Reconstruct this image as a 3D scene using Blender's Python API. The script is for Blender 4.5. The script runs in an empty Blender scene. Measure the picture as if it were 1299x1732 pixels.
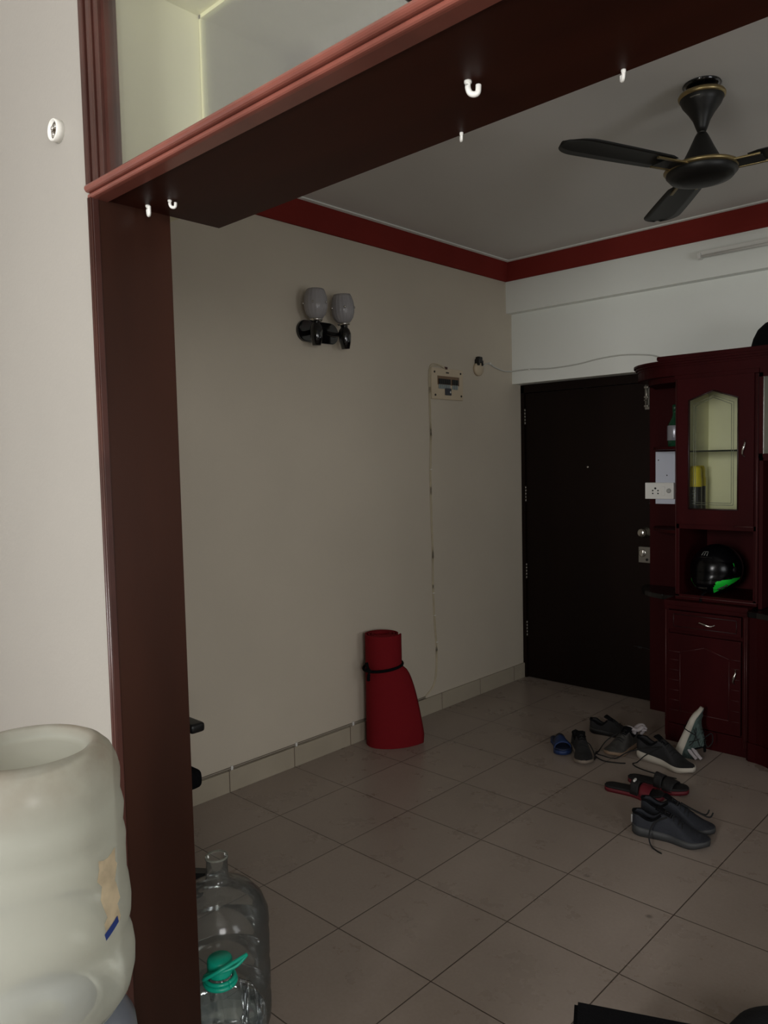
import bpy, bmesh, math, random
from mathutils import Vector, Matrix
random.seed(4)
S = bpy.context.scene
COL = S.collection
PI = math.pi

# ------------------------------------------------------------------ camera
CAMZ = 1.5465
cam_d = bpy.data.cameras.new('camera'); cam = bpy.data.objects.new('camera', cam_d); COL.objects.link(cam)
cam_d.sensor_fit = 'HORIZONTAL'; cam_d.sensor_width = 36.0
cam_d.lens = 1306.16 / 1299 * 36.0
cam_d.clip_start = 0.02
R_ = Vector((0.7280, 0.6852, -0.0222)); U_ = Vector((-0.0282, 0.0623, 0.9977)); F_ = Vector((-0.6850, 0.7257, -0.0637))
yaw, pitch, roll = 0.756571187, -0.063728615, -0.022263992
cy, sy = math.cos(yaw), math.sin(yaw)
F_ = Vector((-sy * math.cos(pitch), cy * math.cos(pitch), math.sin(pitch)))
r0 = Vector((cy, sy, 0)); u0 = r0.cross(F_)
R_ = math.cos(roll) * r0 + math.sin(roll) * u0
U_ = -math.sin(roll) * r0 + math.cos(roll) * u0
M = Matrix(((R_.x, U_.x, -F_.x, 0), (R_.y, U_.y, -F_.y, 0), (R_.z, U_.z, -F_.z, CAMZ), (0, 0, 0, 1)))
cam.matrix_world = M
S.camera = cam

# ------------------------------------------------------------------ world, lights, exposure
S.view_settings.view_transform = 'Standard'; S.view_settings.look = 'None'
S.view_settings.exposure = 0.0; S.view_settings.gamma = 1.0; S.view_settings.use_curve_mapping = False
w = bpy.data.worlds.new('world'); S.world = w; w.use_nodes = True
bg = w.node_tree.nodes['Background']; bg.inputs[0].default_value = (0.75, 0.85, 1.0, 1); bg.inputs[1].default_value = 0.25

def area(name, loc, rot, sx, sy_, power, color):
    l = bpy.data.lights.new(name, 'AREA'); l.shape = 'RECTANGLE'; l.size = sx; l.size_y = sy_; l.energy = power; l.color = color
    o = bpy.data.objects.new(name, l); o.location = loc; o.rotation_euler = rot; COL.objects.link(o); return o
# daylight through the windows, plus an added fill at the right (each lamp stands just outside its opening)
area('daylight_left', (-3.32, -1.15, 1.45), (0, -PI/2, 0), 1.3, 1.6, 3.0, (1.0, 0.985, 0.97))
area('daylight_back', (-0.05, -2.80, 1.75), (PI/2 - 0.30, 0, 0), 1.2, 1.5, 188.0, (1.0, 0.99, 0.975))
area('fill_right', (2.78, -1.15, 1.85), (0, PI/2 - 0.25, -0.40), 1.2, 1.3, 76.0, (1.0, 0.985, 0.965))  # fill lamp added to brighten the near floor, no known source there
area('daylight_far', (2.85, 1.55, 1.35), (0, PI/2 + 0.32, -0.75), 1.5, 1.3, 29.0, (0.98, 0.99, 1.0))

# ------------------------------------------------------------------ helpers
def lin(c):
    return tuple(((v / 255.0) / 12.92 if v <= 10 else (((v / 255.0) + 0.055) / 1.055) ** 2.4) for v in c) + (1.0,)

def mat(name, rgb, rough=0.6, metal=0.0, var=0.0, vscale=6.0, bump=0.0, bscale=60.0, spec=0.5, coat=0.0, stretch=None, rgb2=None):
    m = bpy.data.materials.new(name); m.use_nodes = True
    nt = m.node_tree; n = nt.nodes; L = nt.links; b = n['Principled BSDF']
    b.inputs['Base Color'].default_value = lin(rgb); b.inputs['Roughness'].default_value = rough
    b.inputs['Metallic'].default_value = metal; b.inputs['Specular IOR Level'].default_value = spec
    b.inputs['Coat Weight'].default_value = coat; b.inputs['Coat Roughness'].default_value = 0.15
    tc = n.new('ShaderNodeTexCoord'); mp = n.new('ShaderNodeMapping'); L.new(tc.outputs['Object'], mp.inputs[0])
    if stretch: mp.inputs['Scale'].default_value = stretch
    if var > 0 or rgb2:
        t = n.new('ShaderNodeTexNoise'); t.inputs['Scale'].default_value = vscale; t.inputs['Detail'].default_value = 5
        L.new(mp.outputs[0], t.inputs[0])
        mx = n.new('ShaderNodeMix'); mx.data_type = 'RGBA'
        r = n.new('ShaderNodeMapRange'); r.inputs[1].default_value = 0.35; r.inputs[2].default_value = 0.65
        L.new(t.outputs[0], r.inputs[0]); L.new(r.outputs[0], mx.inputs[0])
        a = lin(rgb); c2 = lin(rgb2) if rgb2 else tuple(min(1, v * (1 + var)) for v in a[:3]) + (1,)
        a = a if rgb2 else tuple(v * (1 - var) for v in a[:3]) + (1,)
        mx.inputs[6].default_value = a; mx.inputs[7].default_value = c2
        L.new(mx.outputs[2], b.inputs['Base Color'])
    if bump > 0:
        t2 = n.new('ShaderNodeTexNoise'); t2.inputs['Scale'].default_value = bscale; t2.inputs['Detail'].default_value = 3
        L.new(mp.outputs[0], t2.inputs[0])
        bp = n.new('ShaderNodeBump'); bp.inputs['Strength'].default_value = bump; bp.inputs['Distance'].default_value = 0.01
        L.new(t2.outputs[0], bp.inputs['Height']); L.new(bp.outputs[0], b.inputs['Normal'])
    return m

def glassy(name, tint, alpha, rough=0.05, milk=(0.8, 0.8, 0.75), gloss=1.0, transl=0.5, rgb2=None):
    """clear or milky thin plastic / glass: transparent + white body + fresnel gloss"""
    m = bpy.data.materials.new(name); m.use_nodes = True
    nt = m.node_tree; n = nt.nodes; L = nt.links; n.remove(n['Principled BSDF']); out = n['Material Output']
    tr = n.new('ShaderNodeBsdfTransparent'); tr.inputs[0].default_value = tuple(tint) + (1,)
    df = n.new('ShaderNodeBsdfDiffuse'); df.inputs[0].default_value = tuple(milk) + (1,)
    tl = n.new('ShaderNodeBsdfTranslucent'); tl.inputs[0].default_value = tuple(milk) + (1,)
    gl = n.new('ShaderNodeBsdfGlossy'); gl.inputs['Roughness'].default_value = rough
    m1 = n.new('ShaderNodeMixShader'); m1.inputs[0].default_value = transl; L.new(df.outputs[0], m1.inputs[1]); L.new(tl.outputs[0], m1.inputs[2])
    m2 = n.new('ShaderNodeMixShader'); m2.inputs[0].default_value = 1 - alpha; L.new(tr.outputs[0], m2.inputs[1]); L.new(m1.outputs[0], m2.inputs[2])
    fr = n.new('ShaderNodeFresnel'); fr.inputs[0].default_value = 1.45
    mu = n.new('ShaderNodeMath'); mu.operation = 'MULTIPLY'; mu.inputs[1].default_value = gloss; L.new(fr.outputs[0], mu.inputs[0])
    m3 = n.new('ShaderNodeMixShader'); L.new(mu.outputs[0], m3.inputs[0]); L.new(m2.outputs[0], m3.inputs[1]); L.new(gl.outputs[0], m3.inputs[2])
    L.new(m3.outputs[0], out.inputs[0])
    if rgb2:   # patches of dust
        tc = n.new('ShaderNodeTexCoord'); t = n.new('ShaderNodeTexNoise'); t.inputs['Scale'].default_value = 9; t.inputs['Detail'].default_value = 6
        L.new(tc.outputs['Object'], t.inputs[0])
        sx = n.new('ShaderNodeSeparateXYZ'); L.new(tc.outputs['Object'], sx.inputs[0])
        r = n.new('ShaderNodeMapRange'); r.inputs[1].default_value = 0.33; r.inputs[2].default_value = 0.40; L.new(sx.outputs[2], r.inputs[0])
        r2 = n.new('ShaderNodeMapRange'); r2.inputs[1].default_value = 0.30; r2.inputs[2].default_value = 0.66; L.new(t.outputs[0], r2.inputs[0])
        cxy = n.new('ShaderNodeCombineXYZ'); L.new(sx.outputs[0], cxy.inputs[0]); L.new(sx.outputs[1], cxy.inputs[1])
        ln = n.new('ShaderNodeVectorMath'); ln.operation = 'LENGTH'; L.new(cxy.outputs[0], ln.inputs[0])
        r3 = n.new('ShaderNodeMapRange'); r3.inputs[1].default_value = 0.078; r3.inputs[2].default_value = 0.088; L.new(ln.outputs['Value'], r3.inputs[0])
        mr = n.new('ShaderNodeMath'); mr.operation = 'MULTIPLY'; L.new(r.outputs[0], mr.inputs[0]); L.new(r3.outputs[0], mr.inputs[1]); r = mr
        mu2 = n.new('ShaderNodeMath'); mu2.operation = 'MULTIPLY'; L.new(r.outputs[0], mu2.inputs[0]); L.new(r2.outputs[0], mu2.inputs[1])
        mx = n.new('ShaderNodeMix'); mx.data_type = 'RGBA'; L.new(mu2.outputs[0], mx.inputs[0])
        mx.inputs[6].default_value = tuple(milk) + (1,); mx.inputs[7].default_value = tuple(rgb2) + (1,)
        L.new(mx.outputs[2], df.inputs[0]); L.new(mx.outputs[2], tl.inputs[0])
    return m

def link(name, bm, m, parent=None, smooth=False, loc=None):
    me = bpy.data.meshes.new(name); bmesh.ops.recalc_face_normals(bm, faces=bm.faces); bm.to_mesh(me); bm.free()
    if smooth:
        for p in me.polygons: p.use_smooth = True
    o = bpy.data.objects.new(name, me); COL.objects.link(o)
    for mm in (m if isinstance(m, (list, tuple)) else [m]): me.materials.append(mm)
    if parent: o.parent = parent
    if loc: o.location = loc
    return o

def tag(o, label=None, cat=None, group=None, kind=None):
    if label: o['label'] = label
    if cat: o['category'] = cat
    if group: o['group'] = group
    if kind: o['kind'] = kind
    return o

def thing(name, label, cat, loc=(0, 0, 0), rot=(0, 0, 0), group=None):
    o = bpy.data.objects.new(name, None); COL.objects.link(o); o.location = loc; o.rotation_euler = rot
    o.empty_display_size = 0.05
    return tag(o, label, cat, group)

def box(bm, x0, x1, y0, y1, z0, z1, bev=0.0, mi=0, seg=2):
    t = bmesh.new(); bmesh.ops.create_cube(t, size=1)
    bmesh.ops.scale(t, vec=(abs(x1 - x0), abs(y1 - y0), abs(z1 - z0)), verts=t.verts)
    bmesh.ops.translate(t, vec=((x0 + x1) / 2, (y0 + y1) / 2, (z0 + z1) / 2), verts=t.verts)
    if bev: bmesh.ops.bevel(t, geom=t.edges[:], offset=bev, segments=seg, affect='EDGES', profile=0.6)
    join(bm, t, mi); return bm

def join(bm, t, mi=0, mtx=None):
    if mtx is not None: bmesh.ops.transform(t, matrix=mtx, verts=t.verts)
    vm = {v: bm.verts.new(v.co) for v in t.verts}
    for f in t.faces:
        try:
            g = bm.faces.new([vm[v] for v in f.verts]); g.material_index = f.material_index if mi is None else mi; g.smooth = f.smooth
        except ValueError: pass
    t.free()

def B(*a, **k):
    bm = bmesh.new(); return box(bm, *a, **k)

def lathe(bm, prof, n=40, mtx=None, mi=0, ribs=0, rib_a=0.0, smooth=True):
    t = bmesh.new(); rings = []
    for (r, z) in prof:
        if r < 1e-6: rings.append([t.verts.new((0, 0, z))]); continue
        ring = []
        for k in range(n):
            a = 2 * PI * k / n; rr = r * (1 + (rib_a * math.cos(ribs * a) if ribs else 0)); ring.append(t.verts.new((rr * math.cos(a), rr * math.sin(a), z)))
        rings.append(ring)
    for a, b in zip(rings, rings[1:]):
        for k in range(n):
            if len(a) == 1 and len(b) == 1: break
            if len(a) == 1: f = t.faces.new((a[0], b[k], b[(k + 1) % n]))
            elif len(b) == 1: f = t.faces.new((a[k], a[(k + 1) % n], b[0]))
            else: f = t.faces.new((a[k], a[(k + 1) % n], b[(k + 1) % n], b[k]))
            f.smooth = smooth
    join(bm, t, mi, mtx); return bm

def smooth_path(pts, sub=6):
    P = [Vector(p) for p in pts]; out = []
    for i in range(len(P) - 1):
        a = P[max(i - 1, 0)]; b = P[i]; c = P[i + 1]; d = P[min(i + 2, len(P) - 1)]
        for k in range(sub):
            t = k / sub
            out.append(0.5 * ((2 * b) + (c - a) * t + (2 * a - 5 * b + 4 * c - d) * t * t + (3 * b - a - 3 * c + d) * t ** 3))
    out.append(P[-1]); return out

def tube(bm, pts, r, n=8, mi=0, sub=6, flat=1.0, mtx=None):
    P = smooth_path(pts, sub) if sub > 1 and len(pts) > 2 else [Vector(p) for p in pts]
    t = bmesh.new(); rings = []; up = Vector((0, 0, 1))
    for i, p in enumerate(P):
        d = (P[min(i + 1, len(P) - 1)] - P[max(i - 1, 0)]).normalized()
        s = d.cross(up)
        if s.length < 1e-3: s = d.cross(Vector((0, 1, 0)))
        s.normalize(); v = s.cross(d).normalized()
        rr = r[min(int(i * len(r) / len(P)), len(r) - 1)] if isinstance(r, (list, tuple)) else r
        rings.append([t.verts.new(p + s * rr * math.cos(2 * PI * k / n) + v * rr * flat * math.sin(2 * PI * k / n)) for k in range(n)])
    for a, b in zip(rings, rings[1:]):
        for k in range(n):
            f = t.faces.new((a[k], a[(k + 1) % n], b[(k + 1) % n], b[k])); f.smooth = True
    t.faces.new(rings[0]); t.faces.new(rings[-1][::-1])
    join(bm, t, mi, mtx); return bm

def prism(bm, poly, a0, a1, axis='y', mi=0, bev=0.0):
    """poly: list of 2-D points; axis y -> (x,z) extruded in y ; axis z -> (x,y) extruded in z ; axis x -> (y,z)"""
    t = bmesh.new()
    def P(p, a):
        return {'y': (p[0], a, p[1]), 'z': (p[0], p[1], a), 'x': (a, p[0], p[1])}[axis]
    A = [t.verts.new(P(p, a0)) for p in poly]; C = [t.verts.new(P(p, a1)) for p in poly]
    t.faces.new(A); t.faces.new(C[::-1])
    for i in range(len(poly)):
        j = (i + 1) % len(poly); t.faces.new((A[i], A[j], C[j], C[i]))
    if bev:
        bmesh.ops.recalc_face_normals(t, faces=t.faces)
        bmesh.ops.bevel(t, geom=t.edges[:], offset=bev, segments=2, affect='EDGES')
    join(bm, t, mi); return bm

def struct(name, bm, m, parent=None, smooth=False, label=None):
    o = link(name, bm, m, parent, smooth)
    if not parent: o['kind'] = 'structure'
    if label: o['label'] = label
    return o

def loft(bm, secs, closed=False, cap=False, mi=0, smooth=True):
    t = bmesh.new(); rs = [[t.verts.new(p) for p in s] for s in secs]; n = len(rs[0])
    for a, b in zip(rs, rs[1:]):
        for k in range(n if closed else n - 1):
            f = t.faces.new((a[k], a[(k + 1) % n], b[(k + 1) % n], b[k])); f.smooth = smooth
    if cap:
        t.faces.new(rs[0]); t.faces.new(rs[-1][::-1])
    join(bm, t, mi); return bm

# ------------------------------------------------------------------ materials
M_wall = mat('wall_paint', (198, 188, 171), 0.7, var=0.035, vscale=1.3, bump=0.06, bscale=140)
M_far = mat('far_wall_paint', (236, 238, 232), 0.6, var=0.02, vscale=1.5, bump=0.05, bscale=140)
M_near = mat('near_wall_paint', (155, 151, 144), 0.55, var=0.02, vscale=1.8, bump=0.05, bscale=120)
M_olive = mat('olive_cream_paint', (247, 245, 214), 0.6, var=0.04, vscale=2.5, bump=0.05, bscale=120)
M_ceil = mat('ceiling_paint', (216, 213, 208), 0.8, var=0.02, vscale=1.1)
M_red = mat('red_cornice_paint', (122, 42, 36), 0.8, spec=0.1, var=0.06, vscale=3)
M_white = mat('white_plastic', (225, 224, 218), 0.4)
M_ivory = mat('ivory_plastic', (200, 184, 158), 0.45, var=0.03)
M_caulk = mat('white_caulk', (235, 228, 212), 0.6)
M_wood = mat('dark_varnished_wood', (44, 23, 15), 0.36, var=0.25, vscale=5, stretch=(1, 1, 0.18), coat=0.06, spec=0.25)
M_soffit = mat('beam_veneer', (52, 21, 11), 0.5, var=0.22, vscale=6, stretch=(0.18, 1, 1), spec=0.15)
M_trim = mat('reddish_brown_moulding', (112, 62, 52), 0.3, var=0.22, vscale=7, coat=0.3)
M_edge = mat('moulding_edge_brown', (62, 34, 28), 0.32, var=0.2, vscale=8, coat=0.15)
M_door = mat('near_black_door_veneer', (22, 12, 8), 0.5, var=0.15, vscale=4, stretch=(1, 1, 0.15), spec=0.12)
M_cab = mat('dark_mahogany_cabinet', (50, 10, 12), 0.45, var=0.2, vscale=5, stretch=(1, 1, 0.2), coat=0.0, spec=0.09)
M_cabd = mat('mahogany_groove', (42, 12, 12), 0.45)
M_lite = mat('worn_mahogany_edge', (84, 46, 44), 0.35)
M_cream = mat('cream_laminate', (240, 238, 200), 0.5, var=0.03)
M_black = mat('black_plastic', (20, 20, 21), 0.4)
M_blackg = mat('gloss_black', (10, 10, 12), 0.12, coat=0.5)
M_granite = mat('black_stone_top', (14, 13, 13), 0.25, var=0.3, vscale=60)
M_chrome = mat('chrome', (205, 202, 196), 0.22, metal=1.0)
M_steel = mat('brushed_steel', (150, 146, 138), 0.4, metal=0.9)
M_brass = mat('antique_brass', (158, 140, 100), 0.35, metal=0.9)
M_fan = mat('fan_black_enamel', (20, 19, 18), 0.45, spec=0.4)
M_matr = mat('red_foam', (118, 24, 30), 0.9, spec=0.1, bump=0.25, bscale=260)
M_matd = mat('red_foam_edge', (120, 8, 18), 0.85)
M_cloth = mat('black_cloth', (14, 14, 16), 0.95, bump=0.3, bscale=300, spec=0.1)
M_teal = mat('teal_plastic', (12, 168, 140), 0.35)
M_glass = glassy('clear_glass', (0.97, 0.98, 0.96), 0.985, 0.03, gloss=0.8)
M_frost = glassy('hazy_glass', (0.95, 0.96, 0.95), 0.82, 0.1, milk=(0.62, 0.63, 0.60), gloss=0.5)
M_front = glassy('front_window_glass', (0.985, 0.99, 0.98), 0.975, 0.06, milk=(0.62, 0.63, 0.60), gloss=0.5)
M_ribgl = glassy('reeded_glass', (0.9, 0.92, 0.88), 0.7, 0.15, milk=(0.8, 0.82, 0.7), gloss=0.6)
M_jarmilk = glassy('milky_polycarbonate', (0.93, 0.95, 0.9), 0.42, 0.25, milk=(0.50, 0.505, 0.445), gloss=0.4, transl=0.35, rgb2=(0.30, 0.235, 0.18))
M_jar = glassy('clear_polycarbonate', (0.93, 0.95, 0.94), 0.86, 0.12, milk=(0.45, 0.47, 0.46), gloss=0.9)
M_pet = glassy('clear_bottle_plastic', (0.92, 0.96, 0.96), 0.84, 0.06, milk=(0.5, 0.58, 0.58), gloss=1.0)
M_shade = glassy('white_crackle_glass', (0.9, 0.9, 0.9), 0.12, 0.1, milk=(0.55, 0.53, 0.54), gloss=0.7, transl=0.4)
M_greengl = glassy('green_bottle_glass', (0.15, 0.5, 0.3), 0.6, 0.05, milk=(0.05, 0.25, 0.12), gloss=1.0)

def floor_material():
    m = bpy.data.materials.new('ceramic_floor_tiles'); m.use_nodes = True
    nt = m.node_tree; n = nt.nodes; L = nt.links; b = n['Principled BSDF']
    tc = n.new('ShaderNodeTexCoord'); sp = n.new('ShaderNodeSeparateXYZ'); L.new(tc.outputs['Object'], sp.inputs[0])
    def mth(op, a, b_=None, c=None):
        q = n.new('ShaderNodeMath'); q.operation = op
        for i, v in enumerate((a, b_, c)):
            if v is None: continue
            if isinstance(v, (int, float)): q.inputs[i].default_value = v
            else: L.new(v, q.inputs[i])
        return q.outputs[0]
    T = 0.4
    ux = mth('DIVIDE', mth('ADD', sp.outputs[0], 2.6376 + 4.0), T); uy = mth('DIVIDE', mth('ADD', sp.outputs[1], -1.6808 + 8.0), T)
    dx = mth('ABSOLUTE', mth('SUBTRACT', mth('FRACT', mth('ADD', ux, 0.5)), 0.5)); dy = mth('ABSOLUTE', mth('SUBTRACT', mth('FRACT', mth('ADD', uy, 0.5)), 0.5))
    d = mth('MINIMUM', dx, dy)
    gr = n.new('ShaderNodeMapRange'); gr.inputs[1].default_value = 0.0028; gr.inputs[2].default_value = 0.0065; L.new(d, gr.inputs[0])
    cb = n.new('ShaderNodeCombineXYZ'); L.new(mth('FLOOR', ux), cb.inputs[0]); L.new(mth('FLOOR', uy), cb.inputs[1])
    wn = n.new('ShaderNodeTexWhiteNoise'); wn.noise_dimensions = '2D'; L.new(cb.outputs[0], wn.inputs['Vector'])
    no = n.new('ShaderNodeTexNoise'); no.inputs['Scale'].default_value = 4.5; no.inputs['Detail'].default_value = 7; no.inputs['Roughness'].default_value = 0.65; L.new(tc.outputs['Object'], no.inputs[0])
    n2 = n.new('ShaderNodeTexNoise'); n2.inputs['Scale'].default_value = 90; n2.inputs['Detail'].default_value = 3; L.new(tc.outputs['Object'], n2.inputs[0])
    mx = n.new('ShaderNodeMix'); mx.data_type = 'RGBA'; mx.inputs[6].default_value = lin((140, 127, 117)); mx.inputs[7].default_value = lin((166, 153, 143))
    fac = mth('ADD', mth('MULTIPLY', no.outputs[0], 0.7), mth('MULTIPLY', wn.outputs['Value'], 0.18)); fac = mth('ADD', fac, mth('MULTIPLY', mth('SUBTRACT', n2.outputs[0], 0.5), 0.5))
    L.new(fac, mx.inputs[0])
    # small stains and specks
    vo = n.new('ShaderNodeTexVoronoi'); vo.inputs['Scale'].default_value = 3.1; L.new(tc.outputs['Object'], vo.inputs['Vector'])
    st = n.new('ShaderNodeMapRange'); st.inputs[1].default_value = 0.018; st.inputs[2].default_value = 0.05; st.inputs[3].default_value = 0.55; st.inputs[4].default_value = 1.0; L.new(vo.outputs['Distance'], st.inputs[0])
    mm = n.new('ShaderNodeMix'); mm.data_type = 'RGBA'; mm.blend_type = 'MULTIPLY'; mm.inputs[0].default_value = 1.0; L.new(mx.outputs[2], mm.inputs[6])
    cc = n.new('ShaderNodeCombineColor'); [L.new(st.outputs[0], cc.inputs[i]) for i in range(3)]; L.new(cc.outputs[0], mm.inputs[7])
    mg = n.new('ShaderNodeMix'); mg.data_type = 'RGBA'; mg.inputs[6].default_value = lin((72, 62, 54)); L.new(gr.outputs[0], mg.inputs[0]); L.new(mm.outputs[2], mg.inputs[7])
    L.new(mg.outputs[2], b.inputs['Base Color'])
    rr = n.new('ShaderNodeMapRange'); rr.inputs[3].default_value = 0.20; rr.inputs[4].default_value = 0.38; L.new(no.outputs[0], rr.inputs[0]); L.new(rr.outputs[0], b.inputs['Roughness'])
    bp = n.new('ShaderNodeBump'); bp.inputs['Strength'].default_value = 0.4; bp.inputs['Distance'].default_value = 0.002; L.new(gr.outputs[0], bp.inputs['Height']); L.new(bp.outputs[0], b.inputs['Normal'])
    b.inputs['Specular IOR Level'].default_value = 0.35
    return m
M_floor = floor_material()

def skirting_material():
    m = mat('skirting_tile', (170, 160, 142), 0.4, var=0.05, vscale=5)
    nt = m.node_tree; n = nt.nodes; L = nt.links; b = n['Principled BSDF']; src = b.inputs['Base Color'].links[0].from_socket
    tc = n.new('ShaderNodeTexCoord'); sp = n.new('ShaderNodeSeparateXYZ'); L.new(tc.outputs['Object'], sp.inputs[0])
    def mth(op, a, v):
        q = n.new('ShaderNodeMath'); q.operation = op; L.new(a, q.inputs[0]); q.inputs[1].default_value = v; return q.outputs[0]
    f = mth('ADD', sp.outputs[1], -1.6808 + 8.2); f = mth('DIVIDE', f, 0.4)
    q = n.new('ShaderNodeMath'); q.operation = 'FRACT'; L.new(f, q.inputs[0]); f = mth('SUBTRACT', q.outputs[0], 0.5)
    q = n.new('ShaderNodeMath'); q.operation = 'ABSOLUTE'; L.new(f, q.inputs[0])
    g = mth('GREATER_THAN', q.outputs[0], 0.006)
    mx = n.new('ShaderNodeMix'); mx.data_type = 'RGBA'; L.new(g, mx.inputs[0]); mx.inputs[6].default_value = lin((95, 82, 70)); L.new(src, mx.inputs[7]); L.new(mx.outputs[2], b.inputs['Base Color'])
    return m
M_skirt = skirting_material()

# ------------------------------------------------------------------ the setting
XL, YD, ZC = -3.0226, 4.628, 2.87
XJ, YN, YJ, YB, ZS = -1.42, 0.72, 0.885, 1.005, 2.06      # jamb plane, near face, jamb back, beam back, soffit height
XR, YBK, XNL, XRJ = 2.6, -2.6, -3.2, 0.75
struct('floor', B(-3.35, 2.75, -2.75, 4.8, -0.1, 0), M_floor)
struct('ceiling', B(-3.35, 2.75, -2.75, 4.8, ZC, ZC + 0.1), M_ceil)
struct('wall_left', B(XL - 0.12, XL, YJ, 4.8, 0, ZC), M_wall)
bm = B(-2.03, XR, 4.515, 4.8, 0, 2.065)
box(bm, XL, XR, 4.515, 4.8, 2.065, 2.536); box(bm, XL, XR, 4.45, 4.8, 2.536, ZC); box(bm, XL, -2.03, 4.675, 4.8, 0, 2.065)
struct('wall_far', bm, M_far)
# right wall of the far room with a window opening
def wall_with_hole(name, axis, a, t, u0, u1, h0, h1, z0, z1, ztop, m):
    bm = bmesh.new()
    def bx(p0, p1, q0, q1):
        if axis == 'x': box(bm, a, a + t, p0, p1, q0, q1)
        else: box(bm, p0, p1, a, a + t, q0, q1)
    bx(u0, h0, 0, ztop); bx(h1, u1, 0, ztop); bx(h0, h1, 0, z0); bx(h0, h1, z1, ztop)
    struct(name, bm, m)
def window_frame(name, axis, a, h0, h1, z0, z1):
    bm = bmesh.new(); w_ = 0.04; mid = (h0 + h1) / 2
    for (p0, p1, q0, q1) in ((h0, h0 + w_, z0, z1), (h1 - w_, h1, z0, z1), (mid - w_ / 2, mid + w_ / 2, z0, z1), (h0, h1, z0, z0 + w_), (h0, h1, z1 - w_, z1)):
        if axis == 'x': box(bm, a, a + 0.04, p0, p1, q0, q1)
        else: box(bm, p0, p1, a, a + 0.04, q0, q1)
    struct(name, bm, M_white)
wall_with_hole('wall_right', 'x', XR, 0.12, YJ, 4.8, 1.0, 2.5, 0.6, 2.1, ZC, M_far)
window_frame('window_4', 'x', XR + 0.04, 1.0, 2.5, 0.6, 2.1)
wall_with_hole('wall_near_left', 'x', XNL - 0.12, 0.12, -2.75, YN, -1.95, -0.35, 0.8, 2.1, ZC, M_near)
window_frame('window_2', 'x', XNL - 0.08, -1.95, -0.35, 0.8, 2.1)
wall_with_hole('wall_back', 'y', YBK - 0.12, 0.12, -3.35, 2.75, -0.70, 0.60, 0.80, 2.55, ZC, M_near)
window_frame('window_3', 'y', YBK - 0.08, -0.70, 0.60, 0.80, 2.55)
wall_with_hole('wall_near_right', 'x', XR, 0.12, -2.75, YJ, -1.9, -0.4, 1.0, 2.6, ZC, M_near)
window_frame('fill_window', 'x', XR + 0.04, -1.9, -0.4, 1.0, 2.6)  # opening and frame added in this wall only to let the fill lamp in
struct('light_blocker', B(-0.45, 0.60, -0.8, -0.35, 0, 1.70), M_near)  # unseen block added behind the camera to shade the right floor and cabinets
# partition: white stub wall at the left, plain stub at the right, header over the transom
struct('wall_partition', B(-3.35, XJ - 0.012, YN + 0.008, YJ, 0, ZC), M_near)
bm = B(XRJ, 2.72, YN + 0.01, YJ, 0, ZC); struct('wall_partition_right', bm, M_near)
bm = B(XJ - 0.012, XRJ, YN + 0.01, YB - 0.01, 2.52, ZC); box(bm, XL, XJ - 0.012, YJ, YB - 0.01, ZS + 0.05, ZC)
struct('wall_header', bm, M_olive)
struct('trim_1', B(XJ - 0.012, XJ, YN + 0.01, YJ, 0, ZS), M_wood)                       # jamb lining
struct('trim_2', B(XRJ, XRJ + 0.012, YN + 0.01, YB, 0, ZS), M_wood)
bm = B(XJ, XRJ, YN + 0.004, YB, ZS, ZS + 0.03)                                            # beam lining
struct('trim_3', bm, M_soffit)
# cavity side wall and ceiling behind the transom panes
bm = B(XJ - 0.012, XJ - 0.002, YN + 0.03, YB - 0.02, ZS + 0.03, 2.52); box(bm, XJ - 0.002, XRJ, YN + 0.03, YB - 0.02, 2.49, 2.52)
struct('trim_4', bm, M_olive)
# rounded sill moulding across the front edge of the beam, profile in (y,z)
def moulding_profile():
    pts = [(YN + 0.03, ZS + 0.026), (YN + 0.004, ZS + 0.026)]
    for k in range(9):
        a = PI / 2 + PI * k / 8; pts.append((YN - 0.004 + 0.0075 * math.cos(a), ZS + 0.0170 + 0.0075 * math.sin(a)))
    pts += [(YN + 0.001, ZS + 0.009)]
    for k in range(7):
        a = PI / 2 + PI * k / 6; pts.append((YN + 0.000 + 0.005 * math.cos(a), ZS + 0.0035 + 0.005 * math.sin(a)))
    pts += [(YN + 0.004, ZS - 0.002), (YN + 0.03, ZS - 0.002)]
    return pts
bm = bmesh.new(); prism(bm, moulding_profile(), XJ - 0.010, XRJ, 'x'); struct('trim_5', bm, M_trim)
# jamb edge moulding going down (two beads)
bm = B(XJ - 0.012, XJ + 0.001, YN - 0.002, YN + 0.012, 0, ZS, bev=0.002)
tube(bm, [(XJ - 0.0085, YN - 0.003, 0), (XJ - 0.0085, YN - 0.003, ZS)], 0.0035, n=10, sub=1); tube(bm, [(XJ - 0.002, YN - 0.002, 0), (XJ - 0.002, YN - 0.002, ZS)], 0.003, n=10, sub=1)
struct('trim_6', bm, M_edge)
bm = bmesh.new(); tube(bm, [(XJ - 0.0155, YN + 0.007, 0.0), (XJ - 0.0155, YN + 0.006, ZC)], 0.0038, n=6, sub=1); struct('trim_7', bm, M_caulk)
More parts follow.
